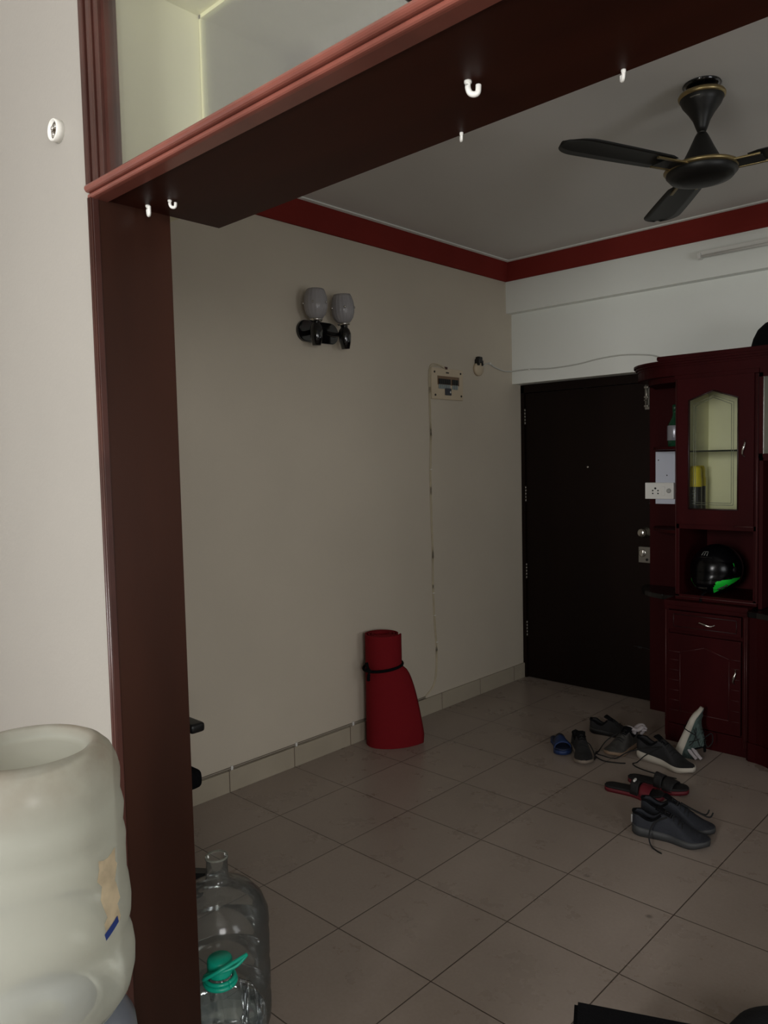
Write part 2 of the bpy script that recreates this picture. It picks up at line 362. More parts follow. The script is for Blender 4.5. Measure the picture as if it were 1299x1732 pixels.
# transom window: stile with grooves, muntins, panes
win = bpy.data.objects.new('window_1', None); COL.objects.link(win); win['kind'] = 'structure'
bm = bmesh.new()
for k, (a, b_, d) in enumerate(((-0.012, 0.004, 0.008), (0.006, 0.016, 0.003), (0.018, 0.034, 0.008), (0.036, 0.050, 0.003))):
    box(bm, XJ + a, XJ + b_, YN - d, YN + 0.03, ZS + 0.02, 2.52, bev=0.003)
box(bm, XJ - 0.012, XJ + 0.062, YN + 0.006, YN + 0.03, ZS + 0.02, 2.52)
link('window_frame', bm, M_edge, win)
for x in (-0.622, 0.08):
    bm = B(x - 0.013, x + 0.013, YN - 0.004, YN + 0.03, ZS + 0.04, 2.52, bev=0.003); link('muntin', bm, M_edge, win)
link('window_pane', B(XJ + 0.04, XRJ, YN + 0.014, YN + 0.018, ZS + 0.02, 2.50), M_front, win)
bm = bmesh.new()
box(bm, XJ, XJ + 0.006, 0.972, 0.984, ZS + 0.03, 2.49); box(bm, XJ, XRJ, 0.972, 0.984, 2.482, 2.49)
link('back_bead', bm, M_cream, win)
link('back_pane', B(XJ + 0.004, XRJ, 0.975, 0.979, ZS + 0.03, 2.485), M_frost, win)

# cornice, red
def cornice(name, pts):   # swept quarter profile along left and far walls
    bm = bmesh.new(); c, hgt = 0.055, 0.124
    # along left wall
    secs = []
    prof = [(0, -hgt), (0.012, -hgt), (0.022, -hgt + 0.02), (0.05, -0.012), (c, -0.006), (c, 0)]
    A = [(XL + p, YB, ZC + z) for p, z in prof]; Bq = [(XL + p, 4.45 - p, ZC + z) for p, z in prof]; Cq = [(XR, 4.45 - p, ZC + z) for p, z in prof]
    loft(bm, [A, Bq, Cq], smooth=False)
    return bm
struct('trim_8', cornice('c', None), M_red)
bm = bmesh.new()
A = [(XL + 0.04, YB, ZC - 0.001), (XL + 0.072, YB, ZC - 0.001), (XL + 0.072, YB, ZC - 0.008), (XL + 0.05, YB, ZC - 0.010)]
Bq = [(XL + 0.04, 4.41, ZC - 0.001), (XL + 0.072, 4.378, ZC - 0.001), (XL + 0.072, 4.378, ZC - 0.008), (XL + 0.05, 4.40, ZC - 0.010)]
Cq = [(XR, 4.41, ZC - 0.001), (XR, 4.378, ZC - 0.001), (XR, 4.378, ZC - 0.008), (XR, 4.40, ZC - 0.010)]
loft(bm, [A, Bq, Cq], closed=True, smooth=False); struct('trim_9', bm, M_far)
struct('baseboard_left', B(XL, XL + 0.012, YJ, YD, 0, 0.102), M_skirt)

# entrance door
dr = bpy.data.objects.new('door_1', None); COL.objects.link(dr); dr['kind'] = 'structure'; dr.location = (-2.52, YD, 0)
def dp(name, bm, m, smooth=False, parent=dr):
    o = link(name, bm, m, parent, smooth)
    if parent is dr: o.matrix_parent_inverse = Matrix.Translation((2.52, -YD, 0))
    return o
dp('door_leaf', B(XL + 0.03, -2.03, YD + 0.004, YD + 0.044, 0.004, 2.005, bev=0.002), M_door)
bm = B(XL + 0.001, XL + 0.028, YD - 0.012, YD + 0.046, 0, 2.056); box(bm, XL + 0.001, -2.031, YD - 0.012, YD + 0.046, 2.008, 2.062)
dp('door_frame', bm, M_door)
for z in (1.845, 1.307, 0.763, 0.352):
    bm = bmesh.new()
    for k in range(5): tube(bm, [(XL + 0.030, YD - 0.004, z - 0.055 + k * 0.0225), (XL + 0.030, YD - 0.004, z - 0.055 + k * 0.0225 + 0.019)], 0.006, n=8, sub=1)
    dp('hinge', bm, M_steel)
bm = bmesh.new(); lathe(bm, [(0, 0), (0.008, 0), (0.008, 0.004), (0.004, 0.006), (0, 0.005)], 16, Matrix.Translation((-2.516, YD + 0.004, 1.488)) @ Matrix.Rotation(PI / 2, 4, 'X')); dp('peephole', bm, M_chrome)
bm = bmesh.new(); lathe(bm, [(0, 0), (0.034, 0), (0.034, 0.006), (0.014, 0.012), (0.012, 0.034), (0.022, 0.042), (0.029, 0.054), (0.028, 0.068), (0.018, 0.076), (0, 0.078)], 28, Matrix.Translation((-2.118, YD + 0.004, 1.076)) @ Matrix.Rotation(PI / 2, 4, 'X')); dp('door_knob', bm, M_chrome, True)
lk = dp('rim_lock', B(-2.155, -2.06, YD - 0.022, YD + 0.004, 0.885, 0.985, bev=0.003), M_steel)
bm = bmesh.new(); lathe(bm, [(0.0, 0), (0.024, 0), (0.024, 0.004), (0.02, 0.006), (0, 0.006)], 24, Matrix.Translation((-2.128, YD - 0.022, 0.946)) @ Matrix.Rotation(PI / 2, 4, 'X')); box(bm, -2.132, -2.124, YD - 0.036, YD - 0.026, 0.926, 0.966, bev=0.001)
link('turn_knob', bm, M_chrome, lk)
bm = bmesh.new(); lathe(bm, [(0, 0), (0.008, 0), (0.008, 0.006), (0, 0.007)], 12, Matrix.Translation((-2.098, YD - 0.022, 0.906)) @ Matrix.Rotation(PI / 2, 4, 'X'))
link('lock_button', bm, M_blackg, lk)
def bolt(x, z0, z1):
    bm = B(x - 0.014, x + 0.014, YD, YD + 0.004, z0, z1); tube(bm, [(x, YD - 0.008, z0 + 0.02), (x, YD - 0.008, z1 + 0.02)], 0.0065, n=8, sub=1)
    for z in (z0 + 0.02, (z0 + z1) / 2, z1 - 0.015): box(bm, x - 0.013, x + 0.013, YD - 0.017, YD, z - 0.006, z + 0.006, bev=0.002)
    tube(bm, [(x, YD - 0.008, (z0 + z1) / 2 - 0.02), (x - 0.004, YD - 0.03, (z0 + z1) / 2 - 0.02)], 0.004, n=8, sub=1)
    return bm
dp('tower_bolt', bolt(-2.108, 1.84, 1.99), M_steel); dp('tower_bolt', bolt(-2.075, 1.24, 1.32), M_black)
for (x0, x1, z) in ((-2.2, -2.06, 0.335),):
    bm = bmesh.new(); tube(bm, [(x0, YD + 0.002, z + 0.006), (x0 + 0.06, YD + 0.001, z + 0.004), (x1, YD + 0.002, z - 0.004)], 0.0025, n=6); box(bm, x0 + 0.03, x0 + 0.055, YD, YD + 0.004, z - 0.004, z + 0.01, bev=0.001)
    dp('door_latch', bm, M_black)

# ------------------------------------------------------------------ helper for wall mounted things on the left wall (local: X=out from wall, Y=along, Z=up)
def on_left(name, label, cat, y, z, group=None): return thing(name, label, cat, (XL, y, z), (0, 0, 0), group)

# wall sconce -------------------------------------------------------
sc = on_left('wall_sconce', 'unlit double wall sconce with two white glass cups on a black oval base', 'wall lamp', 2.722, 2.226)
bm = bmesh.new(); poly = []
for k in range(24):
    a = 2 * PI * k / 24; poly.append((math.cos(a) * 0.055 + (0.085 if math.cos(a) > 0 else -0.085), math.sin(a) * 0.055))
prism(bm, poly, 0, 0.022, 'x', bev=0.004); link('mounting_plate', bm, M_blackg, sc)
for i, yo in enumerate((-0.090, 0.106)):
    out = 0.10
    bm = bmesh.new(); tube(bm, [(0.02, yo * 0.5, 0.0), (0.06, yo * 0.8, -0.01), (out, yo, 0.0)], 0.013, n=12); link('arm', bm, M_blackg, sc, True)
    T_ = Matrix.Translation((out, yo, 0)) @ Matrix.Rotation((0.07 if i else 0.0) , 4, 'X')
    bm = bmesh.new(); lathe(bm, [(0, -0.085), (0.022, -0.085), (0.031, -0.045), (0.034, -0.01), (0.028, 0.012), (0.018, 0.024), (0.020, 0.034), (0, 0.034)], 12, T_); hb = link('socket_holder', bm, M_blackg, sc)
    bm = bmesh.new(); lathe(bm, [(0.0, 0.034), (0.030, 0.036), (0.034, 0.044), (0.024, 0.05), (0.018, 0.052), (0, 0.052)], 24, T_); link('collar', bm, M_chrome, hb, True)
    prof = [(r_ * 0.9, 0.046 + (z - 0.046) * 0.88) for r_, z in [(0.018, 0.046), (0.038, 0.052), (0.055, 0.075), (0.064, 0.105), (0.066, 0.135), (0.063, 0.165), (0.055, 0.195), (0.047, 0.212), (0.0445, 0.212), (0.052, 0.194), (0.060, 0.165), (0.063, 0.135), (0.061, 0.105), (0.052, 0.078), (0.036, 0.056), (0.0, 0.052)]]
    bm = bmesh.new(); lathe(bm, prof, 72, T_, ribs=18, rib_a=0.022); sh = link('glass_shade', bm, M_shade, sc, True)
    for k in range(5):
        bm = bmesh.new(); a = 2 * PI * k / 5 + 0.3 - 0.9 * i; lathe(bm, [(0, 0), (0.006, 0.001), (0.004, 0.005), (0, 0.006)], 10, T_ @ Matrix.Translation((0.0598 * math.cos(a), 0.0598 * math.sin(a), 0.122)) @ Matrix.Rotation(a, 4, 'Z') @ Matrix.Rotation(PI / 2, 4, 'Y')); link('crystal_stud', bm, M_chrome, sh)

# distribution board ------------------------------------------------
db = on_left('distribution_board', 'ivory circuit breaker panel on the wall with a row of dark switches', 'breaker box', 3.79, 2.022)
link('cover_plate', B(0, 0.012, -0.155, 0.155, -0.095, 0.095, bev=0.004), M_ivory, db)
link('breaker_recess', B(0.010, 0.0135, -0.100, 0.115, -0.006, 0.048, bev=0.001), mat('recess_brown', (120, 96, 74), 0.6), db)
for k in range(9):
    y = -0.092 + k * 0.0195 + (0.018 if k > 5 else 0)
    o = link('breaker_switch', B(0.0135, 0.020, y, y + 0.016, -0.002, 0.03, bev=0.001), M_black if k < 20 else M_white, db)
    link('breaker_label', B(0.0135, 0.016, y, y + 0.016, -0.030, -0.004), mat('breaker_grey', (140, 150, 150), 0.5) if k == 0 else bpy.data.materials['breaker_grey'], o)
link('main_switch', B(0.012, 0.018, -0.03, 0.03, -0.068, -0.025, bev=0.002), mat('slate_plastic', (58, 60, 68), 0.4), db)
link('indicator', B(0.017, 0.022, 0.012, 0.021, -0.055, -0.042, bev=0.002), M_white, db)
link('maker_plate', B(0.012, 0.0135, -0.016, 0.012, 0.066, 0.074), M_black, db)
for (y, z) in ((-0.127, 0.07), (0.13, 0.072), (-0.122, -0.070), (0.135, -0.068)):
    bm = bmesh.new(); lathe(bm, [(0, 0), (0.007, 0), (0.006, 0.003), (0, 0.004)], 12, Matrix.Translation((0.012, y, z)) @ Matrix.Rotation(PI / 2, 4, 'Y')); link('screw', bm, M_black, db)

# cable from the board down the wall to the skirting ----------------
def wall_pt(y, z, o=0.005): return (XL + o, y, z)
cab = thing('wall_cable', 'thin ivory cable looping from the breaker box down to the skirting', 'cable', wall_pt(3.62, 1.2, 0))
def cpart(name, bm, m, parent, smooth=False):
    o = link(name, bm, m, parent, smooth); o.matrix_parent_inverse = Matrix.Translation(Vector(parent.location) * -1); return o
bm = bmesh.new()
for dy in (0.0, 0.010):
    tube(bm, [wall_pt(3.765 - dy, 2.118, 0.012), wall_pt(3.72, 2.136 - dy * 0.5, 0.01), wall_pt(3.655 + dy, 2.138 - dy), wall_pt(3.625 + dy, 2.105), wall_pt(3.618 + dy, 2.0), wall_pt(3.622 + dy, 1.7), wall_pt(3.612 + dy, 1.4), wall_pt(3.620 + dy, 1.0), wall_pt(3.617 + dy, 0.76), wall_pt(3.628 + dy, 0.55), wall_pt(3.640 + dy, 0.40), wall_pt(3.632 + dy, 0.24), wall_pt(3.60 + dy, 0.16), wall_pt(3.53, 0.115)], 0.0032, n=6, mi=0)
cpart('cable', bm, mat('ivory_cable', (196, 184, 158), 0.5), cab, True)
bm = B(XL, XL + 0.014, 3.765, 3.79, 2.112, 2.128, bev=0.003); cpart('cable_end', bm, mat('maroon_plug', (60, 18, 20), 0.5), cab)
for z, y in ((0.60, 3.63), (0.43, 3.645), (0.74, 3.622), (1.5, 3.62)):
    cpart('clip', B(XL, XL + 0.008, y - 0.007, y + 0.010, z - 0.003, z + 0.003, bev=0.001), M_white, cab)
sk = thing('skirting_cable', 'pair of dark thin cables running along the top of the skirting', 'cable', wall_pt(2.8, 0.105, 0))
bm = bmesh.new()
for dz in (0.1065, 0.114):
    tube(bm, [wall_pt(0.95, dz), wall_pt(1.6, dz + 0.001), wall_pt(2.3, dz), wall_pt(2.9, dz + 0.001), wall_pt(3.53, dz)], 0.0019, n=6)
cpart('cable', bm, mat('grey_brown_cable', (112, 102, 90), 0.5), sk, True)
for y in (2.1, 2.5, 2.91): cpart('clip', B(XL, XL + 0.009, y - 0.006, y + 0.006, 0.098, 0.121, bev=0.001), M_white, sk)

# round junction cover with black bracket, and its cable ------------
rs = on_left('junction_cover', 'round cream junction cover on the wall under a small black clip', 'junction box', 4.115, 2.14)
bm = bmesh.new(); lathe(bm, [(0, 0.0), (0.045, 0.0), (0.045, 0.016), (0.040, 0.022), (0, 0.023)], 32, Matrix.Rotation(PI / 2, 4, 'Y')); link('cover', bm, M_ivory, rs, True)
bm = B(0, 0.03, -0.020, 0.022, 0.036, 0.078, bev=0.008); box(bm, 0.0, 0.034, -0.030, -0.012, 0.02, 0.062, bev=0.006); box(bm, 0.0, 0.03, 0.016, 0.030, 0.02, 0.055, bev=0.005); link('bracket', bm, M_black, rs)
lc = thing('lintel_cable', 'white cable sagging along the wall above the door to the cabinet top', 'cable', (XL + 0.01, 4.16, 2.15))
bm = bmesh.new()
tube(bm, [(XL + 0.012, 4.155, 2.155), (XL + 0.008, 4.20, 2.178), (XL + 0.006, 4.245, 2.185), (XL + 0.006, 4.30, 2.166), (XL + 0.006, 4.40, 2.148), (XL + 0.006, 4.48, 2.150), (XL + 0.012, 4.506, 2.152), (-2.88, 4.51, 2.153), (-2.72, 4.51, 2.143), (-2.52, 4.51, 2.15), (-2.38, 4.51, 2.168), (-2.22, 4.51, 2.175), (-2.08, 4.51, 2.162), (-2.0, 4.505, 2.145), (-1.93, 4.47, 2.112), (-1.90, 4.44, 2.088)], 0.0045, n=8)
cpart('cable', bm, mat('white_cable', (196, 196, 190), 0.5), lc, True)
for (x, y, z) in ((XL + 0.006, 4.247, 2.186), (-2.88, 4.51, 2.153)): cpart('clip', B(x - 0.006, x + 0.006, y - 0.006, y + 0.006, z - 0.008, z + 0.006, bev=0.001), M_white, lc)
t = thing('tube_light', 'slim white unlit tube light batten high on the far wall', 'tube light', (-1.25, 4.45, 2.665))
link('batten', B(-0.47, 0.72, -0.026, 0, -0.012, 0.018, bev=0.002), M_white, t)
bm = bmesh.new(); tube(bm, [(-0.45, -0.034, -0.014), (0.70, -0.034, -0.014)], 0.008, n=12, sub=1); link('tube', bm, mat('white_tube_glass', (232, 232, 228), 0.25), t, True)
link('end_cap', B(-0.47, -0.45, -0.044, -0.002, -0.024, 0.008, bev=0.003), M_white, t); link('end_cap', B(0.70, 0.72, -0.044, -0.002, -0.024, 0.008, bev=0.003), M_white, t)

# round fitting on the near wall ------------------------------------
nf = thing('lamp_socket', 'round white wall socket with dark metal contacts high on near wall', 'lamp holder', (-1.560, YN + 0.008, 2.225), (PI / 2, 0, 0))
bm = bmesh.new(); lathe(bm, [(0, 0), (0.0215, 0), (0.0215, 0.015), (0.0205, 0.0165), (0.0185, 0.0165), (0.0178, 0.002), (0, 0.002)], 32); link('housing', bm, M_white, nf, True)
bm = bmesh.new(); lathe(bm, [(0, 0.0062), (0.0178, 0.0062), (0.0176, 0.0105), (0.0150, 0.0112), (0, 0.0098)], 24); ct = link('contact_plate', bm, mat('dark_tarnished_brass', (74, 62, 48), 0.35, metal=0.6), nf)
bm = bmesh.new()
for a in (0.6, 2.5, 4.4): lathe(bm, [(0, 0.0095), (0.0045, 0.0095), (0.004, 0.0145), (0, 0.0155)], 12, Matrix.Translation((0.0085 * math.cos(a), 0.0085 * math.sin(a), 0)))
link('pin', bm, M_chrome, ct)

# hooks under the beam ----------------------------------------------
def hook(x, y, rz, label, s=1.0, d=1.0):
    h = thing('cup_hook', label, 'hook', (x, y, ZS), (0, 0, rz), 'white cup hooks under the beam')
    bm = bmesh.new(); lathe(bm, [(0, 0), (0.0055 * s, 0), (0.0055 * s, -0.003), (0, -0.004)], 12); link('base', bm, M_white, h)
    bm = bmesh.new(); tube(bm, [(0, 0, -0.002), (0.000, 0, -0.010 * s * d), (0.003 * s, 0, -0.017 * s * d), (0.009 * s, 0, -0.019 * s * d), (0.014 * s, 0, -0.016 * s * d), (0.015 * s, 0, -0.006 * s)], 0.0042 * s, n=10); link('curl', bm, M_white, h, True)
    return h
hook(-1.390, 0.818, -0.35, 'white hook under the beam nearest the corner with the brown post', 0.85, 1.3)
hook(-1.335, 0.833, 0.9, 'white hook under the beam just right of the corner hook', 0.72)
hook(-0.650, 0.873, 0.72, 'white U shaped hook midway along the dark beam underside', 0.95)
hook(-0.757, 0.998, 2.3, 'small white hook at the far beam edge, left of the fan blade', 0.55)
hook(-0.487, 0.998, 2.3, 'small white hook at the far beam edge, above the fan', 0.6)

# ceiling fan --------------------------------------------------------
fx, fy = -1.105, 2.874
fan = thing('ceiling_fan', 'black three bladed ceiling fan with brass rings hanging from the ceiling', 'ceiling fan', (fx, fy, ZC))
bm = bmesh.new(); lathe(bm, [(0, 0.0), (0.064, 0.0), (0.066, -0.004), (0.052, -0.012), (0, -0.012)], 32); link('ceiling_cup', bm, M_blackg, fan)
bm = bmesh.new(); lathe(bm, [(0.055, -0.034), (0.077, -0.034), (0.081, -0.041), (0.079, -0.049), (0.070, -0.052)], 40); link('canopy_ring', bm, M_brass, fan, True)
bm = bmesh.new(); lathe(bm, [(0.0, -0.038), (0.070, -0.040), (0.075, -0.052), (0.066, -0.072), (0.045, -0.100), (0.030, -0.125), (0.021, -0.150), (0.015, -0.165), (0, -0.166)], 40); cn = link('canopy', bm, M_fan, fan, True)
a0 = math.radians(-84)
bm = bmesh.new()
for k in range(9):
    a = a0 + k * 0.05 - 0.25; 
    x, y, z = 0.0715 * math.cos(a), 0.0715 * math.sin(a), -0.066
    lathe(bm, [(0, 0), (0.0016, 0), (0, 0.001)], 6, Matrix.Translation((x, y, z)) @ Matrix.Rotation(PI / 2, 4, 'Y'))
tube(bm, [(0.0718 * math.cos(a0 - 0.3 + 0.07 * k), 0.0718 * math.sin(a0 - 0.3 + 0.07 * k), -0.063) for k in range(8)], 0.0020, n=6, sub=1); link('silver_badge', bm, M_steel, cn)
bm = bmesh.new(); tube(bm, [(0, 0, -0.0), (0, 0, -0.19)], 0.010, n=12, sub=1); tube(bm, [(-0.045, -0.03, -0.03), (0.05, 0.01, -0.022)], 0.0025, n=6, sub=1); tube(bm, [(-0.03, 0.04, -0.02), (0.03, -0.045, -0.03)], 0.0025, n=6, sub=1); link('down_rod', bm, M_steel, fan)
bm = bmesh.new(); lathe(bm, [(0, -0.168), (0.017, -0.170), (0.024, -0.182), (0.044, -0.225), (0.070, -0.275), (0.078, -0.288), (0, -0.288)], 40); link('lower_cone', bm, M_fan, fan, True)
bm = bmesh.new(); lathe(bm, [(0.0, -0.284), (0.100, -0.284), (0.124, -0.290), (0.130, -0.298), (0.124, -0.303), (0.105, -0.308), (0, -0.308)], 48); link('motor_ring', bm, M_brass, fan, True)
bm = bmesh.new(); lathe(bm, [(0.118, -0.300), (0.122, -0.312), (0.106, -0.330), (0.065, -0.341), (0, -0.344)], 48); link('motor_body', bm, M_fan, fan, True)
for k in range(3):
    ang = math.radians((-112, 128, 8)[k]); Rz = Matrix.Rotation(ang, 4, 'Z')
    # blade: rounded plank pitched 11 degrees, slightly curved
    secs = []
    for i in range(41):
        t_ = i / 40; x = 0.16 + t_ * 0.455; wd = 0.064 + 0.012 * math.sin(t_ * 1.6)
        if t_ > 0.80: wd *= math.sqrt(max(0.03, 1 - ((t_ - 0.80) / 0.203) ** 2))
        if t_ < 0.08: wd *= 0.8 + t_ * 2.5
        sec = []
        for (v, th) in [(-1, 0), (-0.6, 1), (0, 1), (0.6, 1), (1, 0), (0.6, -1), (0, -1), (-0.6, -1)]:
            sec.append(Rz @ Matrix.Translation((0, 0, -0.296)) @ Matrix.Rotation(math.radians(-2), 4, 'X') @ Vector((x, v * wd, th * 0.002 + 0.006 * (1 - v * v))))
        secs.append(sec)
    bm = bmesh.new(); loft(bm, secs, closed=True, cap=True); bl = link('blade', bm, M_fan, fan)
    bm = bmesh.new()
    Mb = Rz @ Matrix.Translation((0, 0, -0.300)) @ Matrix.Rotation(math.radians(-2), 4, 'X')
    t2 = bmesh.new(); box(t2, 0.10, 0.205, -0.030, 0.034, -0.003, 0.000, bev=0.001); bb = bmesh.new(); join(bb, t2, 0, Mb); link('blade_plate', bb, M_fan, bl)
    t2 = bmesh.new(); box(t2, 0.095, 0.245, 0.034, 0.046, -0.004, 0.002, bev=0.001); box(t2, 0.095, 0.20, -0.046, -0.036, -0.004, 0.002, bev=0.001); join(bm, t2, 0, Mb)
    link('blade_bracket', bm, M_brass, bl)

# ------------------------------------------------------------------ display cabinets against the far wall
def cabinet_line(bm, pts, y, r=0.0035, mi=0):
    for a, b_ in zip(pts, pts[1:]): tube(bm, [(a[0], y, a[1]), (b_[0], y, b_[1])], r, n=4, sub=1, mi=mi)
def pull(parent, p0, p1, y, bow=0.022):
    bm = bmesh.new(); a = Vector((p0[0], y, p0[1])); c = Vector((p1[0], y, p1[1])); m_ = (a + c) / 2
    side = Vector((0.006, 0, 0)) if abs(p0[0] - p1[0]) < 0.02 else Vector((0, 0, 0.006))
    tube(bm, [a, a.lerp(c, 0.2) + Vector((0, -bow * 0.8, 0)) + side, m_ + Vector((0, -bow, 0)), a.lerp(c, 0.8) + Vector((0, -bow * 0.8, 0)) - side, c], [0.003, 0.0045, 0.006, 0.0045, 0.003], n=8)
    return link('handle', bm, M_chrome, parent, True)

UX0, UX1, UY, WY = -1.708, -1.292, 4.095, 4.512
up = thing('display_cabinet', 'dark mahogany wall cabinet with arched glass door above an open niche', 'cabinet')
bm = B(UX0, UX0 + 0.018, UY + 0.02, WY, 0.792, 1.955); box(bm, UX1 - 0.018, UX1, UY + 0.02, WY, 0.792, 1.955)      # sides
box(bm, UX0, UX1, UY + 0.02, WY, 1.165, 1.185); box(bm, UX0, UX1, UY + 0.02, WY, 0.775, 0.797); box(bm, UX0, UX1, UY + 0.02, WY, 1.935, 1.955); box(bm, UX0, UX1, WY - 0.012, WY, 0.79, 1.17)
box(bm, UX0 - 0.004, UX1 + 0.004, UY, UY + 0.02, 1.952, 1.974)
for (x0, x1, z0, z1) in ((UX0, UX0 + 0.022, 0.79, 1.95), (UX1 - 0.018, UX1 + 0.004, 0.79, 1.95), (UX0, UX1, 0.776, 0.805), (UX0, UX1, 1.158, 1.186)): box(bm, x0, x1, UY + 0.001, UY + 0.02, z0, z1, bev=0.002)
link('carcass', bm, M_cab, up)
link('back_lining', B(UX0 + 0.018, UX1 - 0.018, WY - 0.014, WY - 0.006, 1.186, 1.935), M_cream, up)
bm = B(UX0 + 0.018, UX0 + 0.024, UY + 0.03, WY - 0.014, 1.186, 1.935); box(bm, UX1 - 0.024, UX1 - 0.018, UY + 0.03, WY - 0.014, 1.186, 1.935); box(bm, UX0 + 0.02, UX1 - 0.02, UY + 0.03, WY - 0.014, 1.185, 1.190); link('side_lining', bm, M_cream, up)
link('glass_shelf', B(UX0 + 0.025, UX1 - 0.025, UY + 0.05, WY - 0.02, 1.566, 1.574), glassy('dark_edge_glass', (0.5, 0.55, 0.5), 0.4, 0.1, milk=(0.03, 0.04, 0.03)), up)
# door leaf with arched opening
dx0, dx1, dz0, dz1 = UX0 + 0.018, UX1 - 0.012, 1.186, 1.950
ox0, ox1, oz0, ozs, oza = -1.630, -1.380, 1.266, 1.836, 1.880
om = (ox0 + ox1) / 2
bm = bmesh.new()
y0, y1 = UY - 0.018, UY + 0.001
prism(bm, [(dx0, dz0), (ox0, dz0), (ox0, dz1), (dx0, dz1)], y0, y1); prism(bm, [(ox1, dz0), (dx1, dz0), (dx1, dz1), (ox1, dz1)], y0, y1)
prism(bm, [(ox0, dz0), (ox1, dz0), (ox1, oz0), (ox0, oz0)], y0, y1)
prism(bm, [(ox0, ozs), (om, oza), (om, dz1), (ox0, dz1)], y0, y1); prism(bm, [(om, oza), (ox1, ozs), (ox1, dz1), (om, dz1)], y0, y1)
d1 = link('door', bm, M_cab, up)
bm = bmesh.new(); cabinet_line(bm, [(ox0, oz0), (ox0, ozs), (om, oza), (ox1, ozs), (ox1, oz0), (ox0, oz0)], y0, 0.004); link('bead', bm, M_cabd, d1)
link('glass_pane', B(ox0 - 0.004, ox1 + 0.004, UY - 0.010, UY - 0.007, oz0 - 0.004, oza), M_glass, d1)
bm = bmesh.new()
for o_ in (0.024, 0.034):
    cabinet_line(bm, [(ox0 + o_, oz0 + o_), (ox0 + o_, ozs - o_ * 0.9), (om, oza - o_ * 1.05), (ox1 - o_, ozs - o_ * 0.9), (ox1 - o_, oz0 + o_), (ox0 + o_, oz0 + o_)], UY - 0.011, 0.0014)
link('etched_line', bm, mat('etched_grey', (120, 124, 104), 0.5), d1)
pull(d1, (-1.347, 1.622), (-1.347, 1.535), y0)
# worn light edge strips beside the door
for (p0, p1) in (((UX0 + 0.004, 0.81), (UX0 + 0.004, 1.95)), ((UX1 - 0.002, 0.80), (UX1 - 0.002, 1.95)), ((UX0 + 0.002, 0.792), (UX1, 0.792)), ((-1.40, 1.181), (-1.31, 1.181))):
    bm = bmesh.new(); cabinet_line(bm, [p0, p1], UY - 0.002, 0.0022); link('worn_edge', bm, M_lite, up)['label'] = 'rubbed paler edge strip'

# crown along the whole run, rounded left end
def crown_poly(o_, r=0.30):
    cx_, cy_ = UX0 - 0.015, UY + 0.012 + r; pts = []
    for k in range(13):
        a = PI + (PI / 2) * k / 12; pts.append((cx_ + (r + o_) * math.cos(a), cy_ + (r + o_) * math.sin(a)))
    pts += [(-0.25, UY + 0.012 - o_), (-0.25, WY), (cx_ - r - o_, WY)]
    return pts
cr = thing('cabinet_crown', 'dark mahogany crown moulding with rounded left end along the cabinet top', 'cornice')
bm = bmesh.new()
for (o_, z0, z1) in ((0.008, 1.975, 2.022), (0.012, 2.022, 2.034), (0.022, 2.034, 2.046), (0.032, 2.046, 2.058)): prism(bm, crown_poly(o_), z0, z1, 'z')
link('moulding', bm, M_cab, cr)
bm = bmesh.new(); prism(bm, [(-1.80, UY - 0.028), (-0.25, UY - 0.028), (-0.25, WY), (-1.80, WY)], 2.058, 2.080, 'z', bev=0.003); link('top_board', bm, M_cab, cr)
bm = bmesh.new(); prism(bm, crown_poly(-0.03, 0.27)[0:13] + [(UX0 - 0.002, UY + 0.04), (UX0 - 0.002, WY), (-2.0, WY)], 1.945, 1.975, 'z'); link('soffit_board', bm, M_cab, cr)

BX0, BX1, BY = -1.742, -1.318, 4.052
# open corner shelf at the left end
cs = thing('corner_shelf', 'open rounded mahogany corner shelving between the door and the glass cabinet', 'shelf')
bm = B(-2.028, UX0 - 0.002, 4.49, 4.512, 0.0, 1.975); link('back_board', bm, M_cab, cs)
def quarter(x1, y1, r, n=12): return [(x1, y1)] + [(x1 - r * math.cos(PI / 2 * k / n), y1 - r * math.sin(PI / 2 * k / n)) for k in range(n + 1)]
for z in (1.118, 1.585):
    bm = bmesh.new(); prism(bm, quarter(UX0 - 0.002, 4.488, 0.27), z, z + 0.016, 'z'); link('shelf_board', bm, M_cab, cs)
bm = bmesh.new(); prism(bm, quarter(BX0 - 0.008, 4.488, 0.30), 0.745, 0.772, 'z', bev=0.003); link('counter_slab', bm, M_granite, cs)['label'] = 'black stone slab'

# base unit
BX0, BX1, BY = -1.742, -1.318, 4.052
bs = thing('base_cabinet', 'dark mahogany base cabinet with one drawer and an arched panel door', 'cabinet')
bm = B(BX0, BX0 + 0.02, BY, 4.488, 0, 0.735); box(bm, BX1 - 0.02, BX1, BY, 4.488, 0, 0.735); box(bm, BX0, BX1, BY + 0.02, 4.488, 0.70, 0.735); box(bm, BX0 + 0.004, BX1, BY + 0.010, 4.40, 0.0, 0.115)
box(bm, BX0, BX1, BY + 0.03, BY + 0.045, 0.1, 0.7); box(bm, BX0, BX1, BY, BY + 0.03, 0.60, 0.618)
link('carcass', bm, M_cab, bs)
bm = B(BX0 - 0.004, BX1 + 0.003, BY - 0.006, BY + 0.02, 0.728, 0.748, bev=0.002); box(bm, BX0, BX1, BY - 0.002, BY + 0.02, 0.0, 0.100, bev=0.002); box(bm, BX1 - 0.024, BX1 + 0.002, BY - 0.004, BY + 0.02, 0.03, 0.73, bev=0.002); box(bm, BX0 - 0.002, BX0 + 0.018, BY - 0.004, BY + 0.02, 0.03, 0.73, bev=0.002)
link('face_frame', bm, M_cab, bs)
dw = link('drawer', B(BX0 + 0.020, BX1 - 0.028, BY - 0.014, BY + 0.018, 0.618, 0.722, bev=0.003), M_cab, bs)
